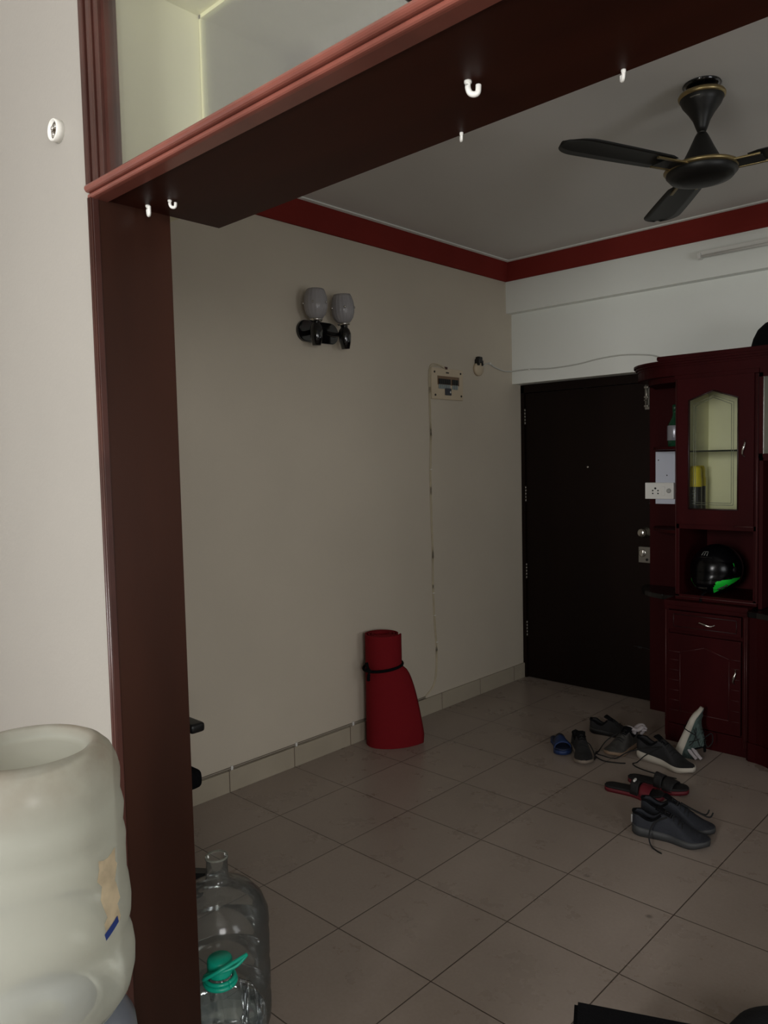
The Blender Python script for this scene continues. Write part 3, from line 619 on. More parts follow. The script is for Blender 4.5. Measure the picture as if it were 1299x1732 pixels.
bm = bmesh.new(); cabinet_line(bm, [(BX0 + 0.05, 0.638), (BX0 + 0.05, 0.704), (BX1 - 0.05, 0.704), (BX1 - 0.05, 0.638), (BX0 + 0.05, 0.638)], BY - 0.0145, 0.0026); link('moulded_line', bm, M_cabd, dw)
pull(dw, (-1.565, 0.668), (-1.475, 0.668), BY - 0.014)
dl = link('door', B(BX0 + 0.020, BX1 - 0.028, BY - 0.014, BY + 0.018, 0.108, 0.598, bev=0.003), M_cab, bs)
bm = bmesh.new(); px0, px1 = BX0 + 0.085, BX1 - 0.085; pm = (px0 + px1) / 2
cabinet_line(bm, [(BX0 + 0.024, 0.500), (px0, 0.500), (pm, 0.540), (px1, 0.500), (BX1 - 0.032, 0.500)], BY - 0.0145, 0.0022)
cabinet_line(bm, [(px0, 0.490), (px0, 0.180), (px1, 0.180), (px1, 0.490)], BY - 0.0145, 0.0022)
for k in range(6):
    z = 0.18 + k * 0.055
    cabinet_line(bm, [(BX0 + 0.026, z), (px0 - 0.008, z)], BY - 0.0145, 0.0018); cabinet_line(bm, [(px1 + 0.008, z), (BX1 - 0.034, z)], BY - 0.0145, 0.0018)
link('carved_line', bm, mat('carved_highlight', (66, 26, 26), 0.4), dl)
pull(dl, (-1.372, 0.455), (-1.372, 0.375), BY - 0.014)
for (xe, z0) in ((BX1 - 0.012, 0.05), (BX1 - 0.003, 0.05), (BX0 + 0.004, 0.12)):
    bm = bmesh.new(); cabinet_line(bm, [(xe, z0), (xe, 0.722)], BY - 0.005, 0.0020); link('worn_edge', bm, M_lite, bs)['label'] = 'rubbed paler edge strip'
link('worktop', B(BX0 - 0.006, BX1 + 0.002, BY - 0.010, 4.488, 0.748, 0.775, bev=0.003), M_cab, bs)

# neighbour base unit stepping forward with a rounded corner
nb = thing('media_base_cabinet', 'deeper mahogany base cabinet with curved corner at the right frame edge', 'cabinet')
def nb_poly(o_=0):
    p = [(-1.314, 4.488), (-1.314, 4.040 - o_)]
    for k in range(7):
        a = (PI / 2) * k / 6; p.append((-1.300 + 0.14 * math.sin(a) - 0.0, 4.025 - o_ - 0.10 * (1 - math.cos(a))))
    p += [(-0.25, 3.925 - o_), (-0.25, 4.488)]
    return p
bm = bmesh.new(); prism(bm, nb_poly(), 0.0, 0.735, 'z'); link('carcass', bm, M_cab, nb)
bm = bmesh.new(); prism(bm, nb_poly(0.012), 0.735, 0.762, 'z'); link('stone_top', bm, M_granite, nb)
bm = bmesh.new(); prism(bm, nb_poly(0.010), 0.0, 0.095, 'z'); link('plinth', bm, M_cab, nb)
for k in range(2):
    xa = -1.14 + k * 0.44; d_ = link('door', B(xa, xa + 0.42, 3.912, 3.926, 0.11, 0.71, bev=0.003), M_cab, nb)
    bm = bmesh.new(); cabinet_line(bm, [(xa + 0.06, 0.16), (xa + 0.06, 0.60), (xa + 0.21, 0.65), (xa + 0.36, 0.60), (xa + 0.36, 0.16), (xa + 0.06, 0.16)], 3.911, 0.0022); link('carved_line', bm, bpy.data.materials['carved_highlight'], d_)
    pull(d_, (xa + 0.39, 0.45), (xa + 0.39, 0.37), 3.912)

# neighbour upper unit: glass door over an open dark bay
nu = thing('media_wall_cabinet', 'mahogany wall cabinet with reeded glass over a dark open bay', 'cabinet')
NX0 = -1.286
bm = B(NX0, NX0 + 0.018, UY + 0.01, WY, 0.765, 1.955); box(bm, -0.27, -0.25, UY + 0.01, WY, 0.765, 1.955); box(bm, NX0, -0.25, UY + 0.01, WY, 1.515, 1.535); box(bm, NX0, -0.25, UY + 0.01, WY, 1.94, 1.955); box(bm, NX0, -0.25, UY + 0.005, UY + 0.02, 1.95, 1.975); box(bm, NX0 + 0.018, -0.27, WY - 0.012, WY, 0.765, 1.515)
link('carcass', bm, M_cab, nu)
link('back_lining', B(NX0 + 0.018, -0.27, WY - 0.012, WY - 0.004, 1.536, 1.94), M_cream, nu)
for k in range(2):
    xa = NX0 + 0.004 + k * 0.515; xb = xa + 0.50
    bm = B(xa, xa + 0.018, UY - 0.014, UY + 0.004, 1.53, 1.95); box(bm, xb - 0.018, xb, UY - 0.014, UY + 0.004, 1.53, 1.95); box(bm, xa, xb, UY - 0.014, UY + 0.004, 1.53, 1.55); box(bm, xa, xb, UY - 0.014, UY + 0.004, 1.93, 1.95)
    d_ = link('door', bm, M_cab, nu)
    bm = bmesh.new(); secs = []
    n_ = 60
    for i in range(n_ + 1):
        x = xa + 0.018 + (xb - xa - 0.036) * i / n_; secs.append([(x, UY - 0.006 + (0.002 if i % 2 else 0), 1.55), (x, UY - 0.006 + (0.002 if i % 2 else 0), 1.93)])
    loft(bm, secs); link('glass_pane', bm, M_ribgl, d_)

# ------------------------------------------------------------------ things on and in the cabinets
# green bottle on the corner shelf
gb = thing('glass_bottle', 'green glass bottle with painted silver sheen on the corner shelf', 'bottle', (-1.818, 4.35, 1.601))
bm = bmesh.new(); lathe(bm, [(0, 0), (0.034, 0), (0.037, 0.006), (0.040, 0.06), (0.040, 0.10), (0.034, 0.13), (0.018, 0.16), (0.012, 0.18), (0.010, 0.23), (0.012, 0.235), (0, 0.235)], 28); link('body', bm, M_greengl, gb, True)
bm = bmesh.new(); lathe(bm, [(0.0395, 0.035), (0.0412, 0.037), (0.0412, 0.115), (0.0385, 0.120)], 28); link('painted_sheen', bm, mat('sheen_silver', (150, 150, 158), 0.3, metal=0.4), gb, True)  # silver band paints the white highlight onto the bottle glass
bm = bmesh.new(); lathe(bm, [(0.0, 0.20), (0.0125, 0.20), (0.0135, 0.236), (0.0, 0.240)], 16); link('foil_neck', bm, mat('dark_green_foil', (20, 62, 40), 0.4), gb, True)

# switch box fixed to the back board
sb = thing('switch_board', 'white switch and socket board on a tall plate beside the front door', 'switch', (-1.93, 4.49, 1.42))
link('back_plate', B(-0.058, 0.06, -0.012, 0, -0.155, 0.155, bev=0.002), mat('cool_white_plate', (196, 200, 212), 0.45), sb)
fp = link('socket_plate', B(-0.112, 0.062, -0.036, -0.008, -0.125, -0.028, bev=0.003), M_white, sb)
bm = bmesh.new()
for (x, z, r_) in ((-0.048, -0.062, 0.006), (-0.064, -0.075, 0.0045), (-0.032, -0.075, 0.0045), (-0.064, -0.092, 0.0045), (-0.032, -0.092, 0.0045)):
    lathe(bm, [(0, 0), (r_, 0), (r_, 0.001), (0, 0.001)], 12, Matrix.Translation((x, -0.036, z)) @ Matrix.Rotation(PI / 2, 4, 'X'))
link('socket_hole', bm, M_black, fp)
link('rocker', B(-0.012, 0.010, -0.041, -0.035, -0.105, -0.050, bev=0.003), M_white, fp)
bm = bmesh.new(); lathe(bm, [(0, 0), (0.014, 0), (0.013, 0.006), (0.006, 0.007), (0, 0.007)], 20, Matrix.Translation((0.034, -0.036, -0.076)) @ Matrix.Rotation(PI / 2, 4, 'X')); link('dial', bm, mat('grey_dial', (165, 165, 160), 0.5), fp)
for (x, z) in ((-0.040, 0.105), (0.012, 0.015)):
    bm = bmesh.new(); lathe(bm, [(0, 0), (0.004, 0), (0.003, 0.002), (0, 0.002)], 10, Matrix.Translation((x, -0.012, z)) @ Matrix.Rotation(PI / 2, 4, 'X')); link('screw', bm, M_black, sb)

# spray cans behind the glass
def can(x, y, s, label):
    c = thing('spray_can', label, 'can', (x, y, 1.1905), (0, 0, 0), 'spray cans behind the cabinet glass')
    bm = bmesh.new(); lathe(bm, [(0, 0), (0.031 * s, 0), (0.033 * s, 0.004), (0.033 * s, 0.185), (0.030 * s, 0.195), (0, 0.195)], 32); link('body', bm, mat('can_black', (24, 24, 28), 0.3), c, True)
    bm = bmesh.new(); lathe(bm, [(0.0335 * s, 0.188), (0.0345 * s, 0.190), (0.0345 * s, 0.232), (0.031 * s, 0.240), (0.030 * s, 0.285), (0.024 * s, 0.300), (0, 0.302)], 32); link('cap', bm, mat('yellow_cap', (226, 205, 34), 0.4), c, True)
    bm = bmesh.new()
    for k, (dz, l_) in enumerate(((0.165, 0.020), (0.150, 0.028), (0.128, 0.018), (0.112, 0.030), (0.098, 0.024))):
        tube(bm, [(0.0338 * s * math.cos(-1.45 + q * l_ * 10), 0.0338 * s * math.sin(-1.45 + q * l_ * 10), dz) for q in (-1, -0.5, 0, 0.5, 1)], 0.0022, n=5, sub=1)
    link('printed_label', bm, mat('label_grey', (150, 152, 158), 0.5), c)
    return c
can(-1.655, 4.235, 1.0, 'black spray can with yellow cap, front one behind the cabinet glass')
can(-1.672, 4.335, 1.0, 'black spray can with yellow cap, rear one behind the cabinet glass')

# helmet in the niche -------------------------------------------------
HX, HY, HZ = -1.548, 4.262, 0.798
M_hs = mat('helmet_black', (10, 10, 12), 0.22, spec=0.35); M_hg = mat('helmet_green', (30, 205, 60), 0.35)
hm = thing('motorcycle_helmet', 'black full face motorcycle helmet with bright green cheek graphics', 'helmet', (HX, HY, HZ), (0, 0, math.radians(-103)))
# local frame: +X forward (face), Y left side, Z up
def hr(az, el):
    d = Vector((math.cos(el) * math.cos(az), math.cos(el) * math.sin(az), math.sin(el)))
    a, b_, c = 0.142, 0.128, 0.132
    r_ = 1 / math.sqrt((d.x / a) ** 2 + (d.y / b_) ** 2 + (d.z / c) ** 2)
    f = max(0, math.cos(az)) ** 2
    if el < -0.15: r_ *= 1 + 0.16 * f * min(1, (-el - 0.15) / 0.3)
    p = d * r_
    p.z = max(p.z, -0.135 + 0.012 * f)
    if p.z < -0.10: p.x *= 0.98; p.y *= 0.93
    return p
bm = bmesh.new(); NA, NE = 144, 96; grid = []
for j in range(NE + 1):
    el = -1.15 + (PI / 2 + 1.15) * j / NE
    grid.append([bm.verts.new(hr(2 * PI * i / NA, el) + Vector((0, 0, 0.137))) for i in range(NA)] if j < NE else [bm.verts.new((0, 0, 0.137 + 0.132))])
for j in range(NE):
    el = -1.15 + (PI / 2 + 1.15) * (j + 0.5) / NE
    for i in range(NA):
        az = 2 * PI * (i + 0.5) / NA; az = az - 2 * PI if az > PI else az
        if j < NE - 1: f = bm.faces.new((grid[j][i], grid[j][(i + 1) % NA], grid[j + 1][(i + 1) % NA], grid[j + 1][i]))
        else: f = bm.faces.new((grid[j][i], grid[j][(i + 1) % NA], grid[j + 1][0]))
        f.smooth = True; e = el; s_ = abs(az)
        g = (0.45 < s_ < 1.75 and -0.92 + 0.42 * (s_ - 0.45) < e < -0.36 + 0.06 * (s_ - 0.45) and e < -0.78 + 2.4 * (s_ - 0.38)) or (1.12 < s_ < 1.30 and 0.10 < e < 0.32)
        f.material_index = 1 if g else 0
bmesh.ops.holes_fill(bm, edges=[e for e in bm.edges if e.is_boundary])
link('shell', bm, [M_hs, M_hg], hm)
# visor
secs = []
for i in range(33):
    az = -1.25 + 2.5 * i / 32; e1 = 0.42 - 0.10 * (az / 1.25) ** 2; e0 = -0.36 + 0.16 * (az / 1.25) ** 2
    secs.append([hr(az, e0 + (e1 - e0) * k / 10) * (1.022 if 0 < k < 10 else 1.004) + Vector((0, 0, 0.137)) for k in range(11)])
bm = bmesh.new(); loft(bm, secs); link('visor', bm, mat('smoked_visor', (5, 5, 6), 0.22, spec=0.3), hm)
for s_ in (-1, 1):
    bm = bmesh.new(); lathe(bm, [(0, 0), (0.020, 0.0), (0.018, 0.006), (0, 0.008)], 20, Matrix.Translation(hr(s_ * 1.32, 0.05) * 1.0 + Vector((0, 0, 0.137))) @ Matrix.Rotation(-s_ * PI / 2, 4, 'X')); link('visor_pivot', bm, M_black, hm)
bm = bmesh.new(); p = [hr(a, -0.62) * 1.015 + Vector((0, 0, 0.137)) for a in (-0.22, -0.1, 0.0, 0.1, 0.22)]; tube(bm, p, 0.008, n=8, flat=1.2); link('chin_vent', bm, M_blackg, hm)
bm = bmesh.new()
for a in (-0.13, 0.0, 0.13): tube(bm, [hr(a, 0.60) * 1.012 + Vector((0, 0, 0.137)), hr(a, 0.78) * 1.012 + Vector((0, 0, 0.137))], 0.0024, n=6, sub=1)
tube(bm, [hr(-0.13, 0.79) * 1.012 + Vector((0, 0, 0.137)), hr(0.13, 0.79) * 1.012 + Vector((0, 0, 0.137))], 0.002, n=6, sub=1)
link('front_emblem', bm, mat('emblem_grey', (110, 110, 105), 0.4), hm)
bm = bmesh.new(); tube(bm, [hr(a, 0.52) * 1.02 + Vector((0, 0, 0.137)) for a in (-0.35, -0.15, 0.05, 0.25, 0.4)], 0.005, n=8); link('brow_vent', bm, M_blackg, hm)
bm = bmesh.new(); tube(bm, [(0.115, 0.01, 0.02), (0.150, 0.014, 0.012), (0.166, 0.016, -0.002), (0.172, 0.017, -0.028)], 0.007, n=8, flat=0.4); link('chin_strap', bm, M_cloth, hm)
for q_ in (-1, 1):
    bm = bmesh.new(); p = [hr(q_ * s_, e_) * 1.006 + Vector((0, 0, 0.137)) for s_, e_ in ((0.62, -0.72), (0.75, -0.66), (0.90, -0.62), (1.02, -0.55))]; tube(bm, p, 0.0055, n=8); link('cheek_vent', bm, M_black, hm)

# black hat / helmet dome on top of the cabinet
ht = thing('baseball_cap', 'black rounded cap resting on the cabinet top at the right edge', 'cap', (-1.235, 4.29, 2.080))
bm = bmesh.new(); lathe(bm, [(0.150, 0.0), (0.152, 0.012), (0.140, 0.06), (0.118, 0.105), (0.085, 0.135), (0.045, 0.150), (0, 0.154)], 40); bmesh.ops.scale(bm, vec=(1.0, 0.85, 1), verts=bm.verts); link('crown', bm, M_cloth, ht, True)
bm = bmesh.new(); prism(bm, [(-0.10, -0.10), (-0.16, -0.09), (-0.215, -0.05), (-0.225, 0.0), (-0.20, 0.06), (-0.13, 0.09)], 0.0, 0.012, 'z', bev=0.003); link('brim', bm, M_cloth, ht)
bm = bmesh.new(); lathe(bm, [(0, 0.152), (0.008, 0.152), (0.006, 0.159), (0, 0.160)], 12); link('button', bm, M_cloth, ht)

# ------------------------------------------------------------------ rolled mat
mx_, my_ = -2.893, 3.030
mt = thing('exercise_mat', 'red foam mat rolled upright against the wall, its loose end flaring', 'mat', (mx_, my_, 0))
th = 0.008; H = 0.612; NZ = 28; NP = 150
def mat_pts(z):
    """centre line of the foam sheet seen from above at height z: spiral, then a loose flap"""
    f = max(0.0, 1 - z / 0.43) ** 0.45 * (1 - 0.10 * max(0, 1 - z / 0.05))
    R1 = 0.101 + 0.006 * max(0, 1 - z / 0.4)
    pts = []; turns = 3.4; end = math.radians(35)
    for i in range(NP):
        t_ = i / (NP - 1); a = end - 2 * PI * turns * (1 - t_); r_ = 0.040 + (R1 - 0.040) * t_
        x, y = r_ * math.cos(a), r_ * math.sin(a)
        # last half turn (front-left to the right) opens into the flap
        w_ = max(0.0, (t_ - (1 - 0.34 / turns)) / (0.34 / turns))
        ex = f * (w_ ** 1.6) * 0.118
        x += ex * math.cos(math.radians(43)); y += ex * math.sin(math.radians(43))
        pts.append(Vector((x, y, 0)))
    return pts
def offset_closed(pts, th):
    L_, R2 = [], []
    for i, p in enumerate(pts):
        d = (pts[min(i + 1, len(pts) - 1)] - pts[max(i - 1, 0)]).normalized(); n_ = Vector((d.y, -d.x, 0)); L_.append(p + n_ * th / 2); R2.append(p - n_ * th / 2)
    return L_ + R2[::-1]
secs = []
for j in range(NZ + 1):
    z = H * j / NZ; s = offset_closed(mat_pts(z), th); secs.append([Vector((v.x + 0.000, v.y, z + 0.001)) for v in s])
bm = bmesh.new(); loft(bm, secs, closed=True)
# end caps of the sheet thickness
t_ = bmesh.new()
for zz in (0, NZ):
    s = secs[zz]; n_ = len(s); vs = [t_.verts.new(v) for v in s]
    for i in range(n_ // 2 - 1): t_.faces.new((vs[i], vs[i + 1], vs[n_ - 2 - i], vs[n_ - 1 - i]))
join(bm, t_, 0); link('foam_roll', bm, M_matr, mt, True)
ring = [(0.1085 * math.cos(a), 0.1085 * math.sin(a), 0.432 + 0.012 * math.sin(a + 0.6)) for a in [2 * PI * k / 28 for k in range(29)]]
bm = bmesh.new(); tube(bm, ring, 0.0065, n=8, sub=2, flat=1.3)
ka = math.radians(-86); K = Vector((0.112 * math.cos(ka), 0.112 * math.sin(ka), 0.428))
st = link('tie_strap', bm, M_cloth, mt, True)
side = Vector((-math.sin(ka), math.cos(ka), 0)); outv = Vector((math.cos(ka), math.sin(ka), 0))
bm = bmesh.new()
tube(bm, [K, K + outv * 0.012 + Vector((0, 0, 0.02)) - side * 0.004, K + outv * 0.012 + Vector((0, 0, 0.045)) - side * 0.014], [0.006, 0.008, 0.009], n=8)
tube(bm, [K, K + outv * 0.012 + Vector((0, 0, -0.025)), K + outv * 0.010 + Vector((0, 0, -0.052)) - side * 0.004], [0.006, 0.009, 0.009], n=8)
tube(bm, [K, K - side * 0.02 + outv * 0.006 + Vector((0, 0, 0.004)), K - side * 0.034 + outv * 0.004 + Vector((0, 0, 0.002))], [0.006, 0.008, 0.008], n=8)
lathe(bm, [(0, -0.010), (0.010, -0.006), (0.012, 0.0), (0.010, 0.006), (0, 0.010)], 12, Matrix.Translation(K + outv * 0.006))
link('bow_knot', bm, M_cloth, st, True)

# ------------------------------------------------------------------ footwear
def foot_w(t, W):   # half widths (inner, outer) along the length, heel 0 -> toe 1
    if t < 0.12: h = 0.62 * math.sqrt(max(0.0, 1 - ((0.12 - t) / 0.12) ** 2)) + 0.02
    elif t < 0.45: h = 0.64 + 0.06 * math.sin((t - 0.12) / 0.33 * PI / 2) * 0.6
    elif t < 0.74: h = 0.676 + (1.0 - 0.676) * (0.5 - 0.5 * math.cos((t - 0.45) / 0.29 * PI))
    else: h = max(0.06, math.sqrt(max(0.0, 1 - ((t - 0.74) / 0.262) ** 2)))
    return h * W
def sstep(a, b_, x):
    x = min(1, max(0, (x - a) / (b_ - a))); return x * x * (3 - 2 * x)
def shoe(name, label, loc, rot, up_m, sole_m, lace_m, L_=0.285, W=0.052, collar=0.088, sole_h=0.028, laces=True, lining=None, loops=(), stripe=None, heel_patch=None):
    """local frame: toe +X, heel at 0"""
    s = thing(name, label, 'shoe', loc, rot, 'shoes scattered before the cabinet')
    curve = lambda t: 0.012 * math.sin(t * PI)          # slight inward bend
    spring = lambda t: 0.018 * sstep(0.75, 1.0, t) + 0.006 * (1 - sstep(0, 0.15, t))
    N = 34; secs = []
    for i in range(N + 1):
        t = 0.0 + i / N; w_ = foot_w(min(max(t, 0.004), 0.996), W + 0.003); zb = spring(t); zt = zb * 0.7 + sole_h * (1.15 - 0.45 * t); c = curve(t); x = t * L_
        secs.append([(x, c - w_ * 0.9, zb), (x, c - w_ * 1.04, zb + (zt - zb) * 0.45), (x, c - w_, zt), (x, c - w_ * 0.9, zt + 0.001), (x, c + w_ * 0.9, zt + 0.001), (x, c + w_, zt), (x, c + w_ * 1.04, zb + (zt - zb) * 0.45), (x, c + w_ * 0.9, zb)])
    bm = bmesh.new(); loft(bm, secs, closed=True, cap=True); so = link('sole', bm, sole_m, s, True)
    # upper
    def top(t):
        if t < 0.10: return collar
        if t < 0.40: return collar - 0.020 * math.sin((t - 0.10) / 0.30 * PI) + 0.012 * sstep(0.25, 0.40, t)
        return 0.040 + (collar + 0.012 - 0.040) * (1 - sstep(0.36, 0.86, t)) ** 1.1
    secs = []; K_ = 8
    for i in range(N + 1):
        t = 0.012 + 0.980 * i / N; w_ = foot_w(t, W); zt = spring(t) * 0.7 + sole_h * (1.15 - 0.45 * t) - 0.002; c = curve(t); x = t * L_
        end = min(1, (t / 0.05)) ** 0.5 if t < 0.05 else (max(0.0, 1 - ((t - 0.86) / 0.145) ** 2) ** 0.5 if t > 0.86 else 1)
        if t < 0.05: end = 1
        hh = zt + (top(t) - zt) * max(end, 0.03); op = sstep(0.015, 0.05, t) * (1 - sstep(0.37, 0.42, t))
        rim = w_ * (0.80 if t < 0.45 else 0.80)
        outer = []
        for k in range(K_ + 1):
            a = (k / K_) * PI / 2; fl = 0.75
            yy = w_ * (1 - (1 - fl) * math.sin(a) ** 2) ; zz = zt + (hh - zt) * math.sin(a) ** 0.9
            outer.append((yy, zz))
        closed_in = []; open_in = []
        for k in range(1, 6):
            q = k / 5; closed_in.append((outer[-1][0] * (1 - q), hh + 0.010 * math.sin(q * PI / 2) * (1 if t < 0.9 else 0.3)))
            open_in.append([(outer[-1][0] - 0.007, hh + 0.002), (outer[-1][0] - 0.012, hh - 0.006), (w_ * 0.62, (hh + zt) / 2), (w_ * 0.55, zt + 0.012), (0, zt + 0.010)][k - 1])
        inn = [(a[0] * (1 - op) + b_[0] * op, a[1] * (1 - op) + b_[1] * op) for a, b_ in zip(closed_in, open_in)]
        prof = outer + inn
        secs.append([(x, c - y, z) for y, z in prof] + [(x, c + y, z) for y, z in prof[:-1][::-1]])
    bm = bmesh.new(); loft(bm, secs, cap=False)
    vs = None
    upo = link('upper', bm, up_m, s, True)
    # dark lining: collar ring + insole
    bm = bmesh.new(); ringp = []
    for t in [0.03 + 0.36 * k / 12 for k in range(13)]: ringp.append((t * L_, curve(t) + foot_w(t, W) * 0.70, top(t) - 0.001))
    ringq = [(x, 2 * curve(x / L_) - y, z) for x, y, z in ringp[::-1]]
    tube(bm, ringq + [(0.012 * L_, 0, collar + 0.003)] + ringp, 0.0055, n=8, sub=3); link('collar_lining', bm, lining or M_cloth, s, True)
    # tongue
    bm = bmesh.new(); secs = []
    for k in range(6):
        q = k / 5; x = (0.52 - 0.20 * q) * L_; z = top(0.52) + 0.010 + (collar + 0.030 - top(0.52) - 0.008) * q; w2 = 0.018 + 0.008 * q
        secs.append([(x, curve(0.4) - w2, z - 0.004), (x, curve(0.4) - w2 * 0.5, z + 0.001), (x, curve(0.4) + w2 * 0.5, z + 0.001), (x, curve(0.4) + w2, z - 0.004), (x - 0.006, curve(0.4) + w2 * 0.6, z - 0.008), (x - 0.006, curve(0.4) - w2 * 0.6, z - 0.008)])
    loft(bm, secs, closed=True, cap=True); link('tongue', bm, lining or M_cloth, s, True)
    if laces:
        bm = bmesh.new()
        for k in range(5):
            t = 0.44 + 0.055 * k; z = top(t) + 0.010; w2 = foot_w(t, W) * 0.55; sg = 1 if k % 2 else -1
            tube(bm, [(t * L_, curve(t) - w2, z - 0.008), (t * L_ + 0.004 * sg, curve(t), z + 0.003), (t * L_, curve(t) + w2, z - 0.008)], 0.0026, n=6, sub=4)
        for lp in loops: tube(bm, lp, 0.0030, n=6, sub=8)
        link('laces', bm, lace_m, s, True)
    if stripe:
        bm = bmesh.new()
        for sg in (-1, 1):
            for (ta, tb, za, zb) in ((0.38, 0.62, 0.85, 0.2), (0.50, 0.36, 0.75, 0.15), (0.30, 0.66, 0.35, 0.5)):
                pts = []
                for q in (0, 0.33, 0.66, 1):
                    t = ta + (tb - ta) * q; zf = za + (zb - za) * q; zt = sole_h * (1.15 - 0.45 * t); hh = top(t); a_ = math.asin(min(1, zf)); fl = 0.75
                    pts.append((t * L_, curve(t) + sg * (foot_w(t, W) * (1 - 0.25 * zf * zf) + 0.0008), zt + (hh - zt) * zf))
                tube(bm, pts, 0.0022, n=5, sub=4)
        link('side_stripe', bm, stripe, s, True)
    if heel_patch:
        bm = B(-0.004, 0.004, -0.012, 0.012, 0.045, 0.078, bev=0.002); link('heel_tab', bm, heel_patch, s)
    return s
def sock(parent_loc, label, pts, r, m):
    o = thing('sock', label, 'sock', parent_loc)
    bm = bmesh.new()
    for p in pts: tube(bm, p, r, n=10, sub=6, flat=0.6)
    link('knit', bm, m, o, True); return o

M_sblack = mat('shoe_black_mesh', (17, 16, 17), 0.8, bump=0.4, bscale=400); M_sgrey = mat('shoe_grey_mesh', (58, 56, 53), 0.8, var=0.2, vscale=60, bump=0.4, bscale=400)
M_navy = mat('shoe_navy_knit', (30, 33, 41), 0.75, bump=0.35, bscale=350); M_dgsole = mat('dark_grey_sole', (50, 51, 52), 0.6); M_wsole = mat('off_white_sole', (184, 177, 165), 0.6)
M_tsole = mat('dirty_grey_sole', (120, 108, 96), 0.7); M_teals = mat('grey_teal_knit', (80, 96, 92), 0.85, rgb2=(44, 58, 56), vscale=90, stretch=(0.3, 1, 3), bump=0.4, bscale=300)
M_lace = mat('black_lace', (12, 12, 12), 0.8); M_sock = mat('white_sock_knit', (170, 162, 164), 0.9, bump=0.5, bscale=200); M_blue = mat('blue_rubber', (20, 44, 88), 0.6); M_blued = mat('dark_blue_rubber', (15, 30, 60), 0.6)
D = math.radians
# black shoe with heel away, toe facing the camera
shoe('black_shoe', 'black running shoe pointing at the viewer beside the blue slipper', (-2.060, 3.640, 0), (0, 0, D(-52)), M_sblack, M_tsole, M_lace, L_=0.28, W=0.047, heel_patch=mat('grey_tab', (70, 66, 70), 0.7), loops=([(0.14, 0.02, 0.085), (0.13, 0.055, 0.06), (0.15, 0.075, 0.012), (0.19, 0.065, 0.005), (0.15, 0.085, 0.004)],))
# grey shoe, toe to viewer, with white sock stuffed in
shoe('grey_shoe', 'grey running shoe with a white sock stuffed inside, between two black shoes', (-1.835, 3.880, 0), (0, 0, D(-96)), M_sgrey, mat('tan_sole', (126, 104, 84), 0.7), M_lace, L_=0.27, W=0.048, loops=([(0.14, -0.02, 0.09), (0.18, -0.060, 0.05), (0.24, -0.07, 0.005), (0.30, -0.05, 0.004), (0.33, 0.02, 0.004), (0.30, 0.09, 0.004), (0.28, 0.115, 0.004)],))
sock((-1.820, 3.825, 0.075), 'crumpled white sock stuffed in the top of the grey shoe', [[(-0.04, 0.02, 0.0), (-0.03, 0.0, 0.03), (0.0, -0.02, 0.035), (0.03, -0.01, 0.03), (0.045, 0.01, 0.045), (0.05, 0.03, 0.03), (0.03, 0.03, 0.0)], [(0.0, 0.0, 0.0), (0.01, 0.02, 0.035), (0.035, 0.035, 0.045), (0.05, 0.02, 0.02)]], 0.015, M_sock)
# big dark shoe with white midsole pointing right
shoe('dark_sneaker', 'black and charcoal sneaker with white midsole and long trailing laces', (-1.752, 3.735, 0), (0, 0, D(-12)), mat('charcoal_mesh', (38, 38, 41), 0.7, rgb2=(16, 16, 18), vscale=12, bump=0.3, bscale=350), M_wsole, M_lace, L_=0.325, W=0.054, collar=0.105, sole_h=0.036,
     loops=([(0.16, -0.03, 0.10), (0.10, -0.07, 0.05), (0.06, -0.085, 0.004), (0.06, -0.12, 0.004), (0.12, -0.14, 0.004), (0.22, -0.13, 0.004), (0.30, -0.105, 0.004)], [(0.16, -0.02, 0.10), (0.02, -0.08, 0.05), (-0.04, -0.13, 0.004), (-0.10, -0.15, 0.004), (-0.15, -0.15, 0.004), (-0.16, -0.11, 0.004)]))
# black shoe lying behind
shoe('black_shoe', 'black shoe standing sideways behind the grey shoe and its sock', (-2.115, 3.905, 0), (0, 0, D(4)), M_sblack, M_black, M_lace, L_=0.27, W=0.046, collar=0.075, laces=True)
# navy pair
shoe('navy_sneaker', 'dark navy sneaker with grey sole, nearest of the shoes, lace on floor', (-1.405, 2.945, 0), (0, 0, D(11)), M_navy, M_dgsole, M_lace, L_=0.30, W=0.055, collar=0.092, sole_h=0.036, heel_patch=mat('pale_heel_tab', (150, 148, 146), 0.5), loops=([(0.14, -0.02, 0.10), (0.10, -0.06, 0.085), (0.085, -0.078, 0.04), (0.10, -0.10, 0.005), (0.145, -0.135, 0.004)],))
shoe('navy_sneaker', 'dark navy sneaker tucked behind the nearest one, under the red sandals', (-1.432, 3.085, 0), (0, 0, D(6)), M_navy, M_dgsole, M_lace, L_=0.30, W=0.054, collar=0.092, sole_h=0.034, loops=([(0.16, 0.02, 0.10), (0.20, 0.04, 0.075), (0.25, 0.045, 0.062), (0.265, 0.05, 0.085)], [(0.16, 0.01, 0.10), (0.22, 0.02, 0.078), (0.27, 0.025, 0.064), (0.285, 0.03, 0.085)]))
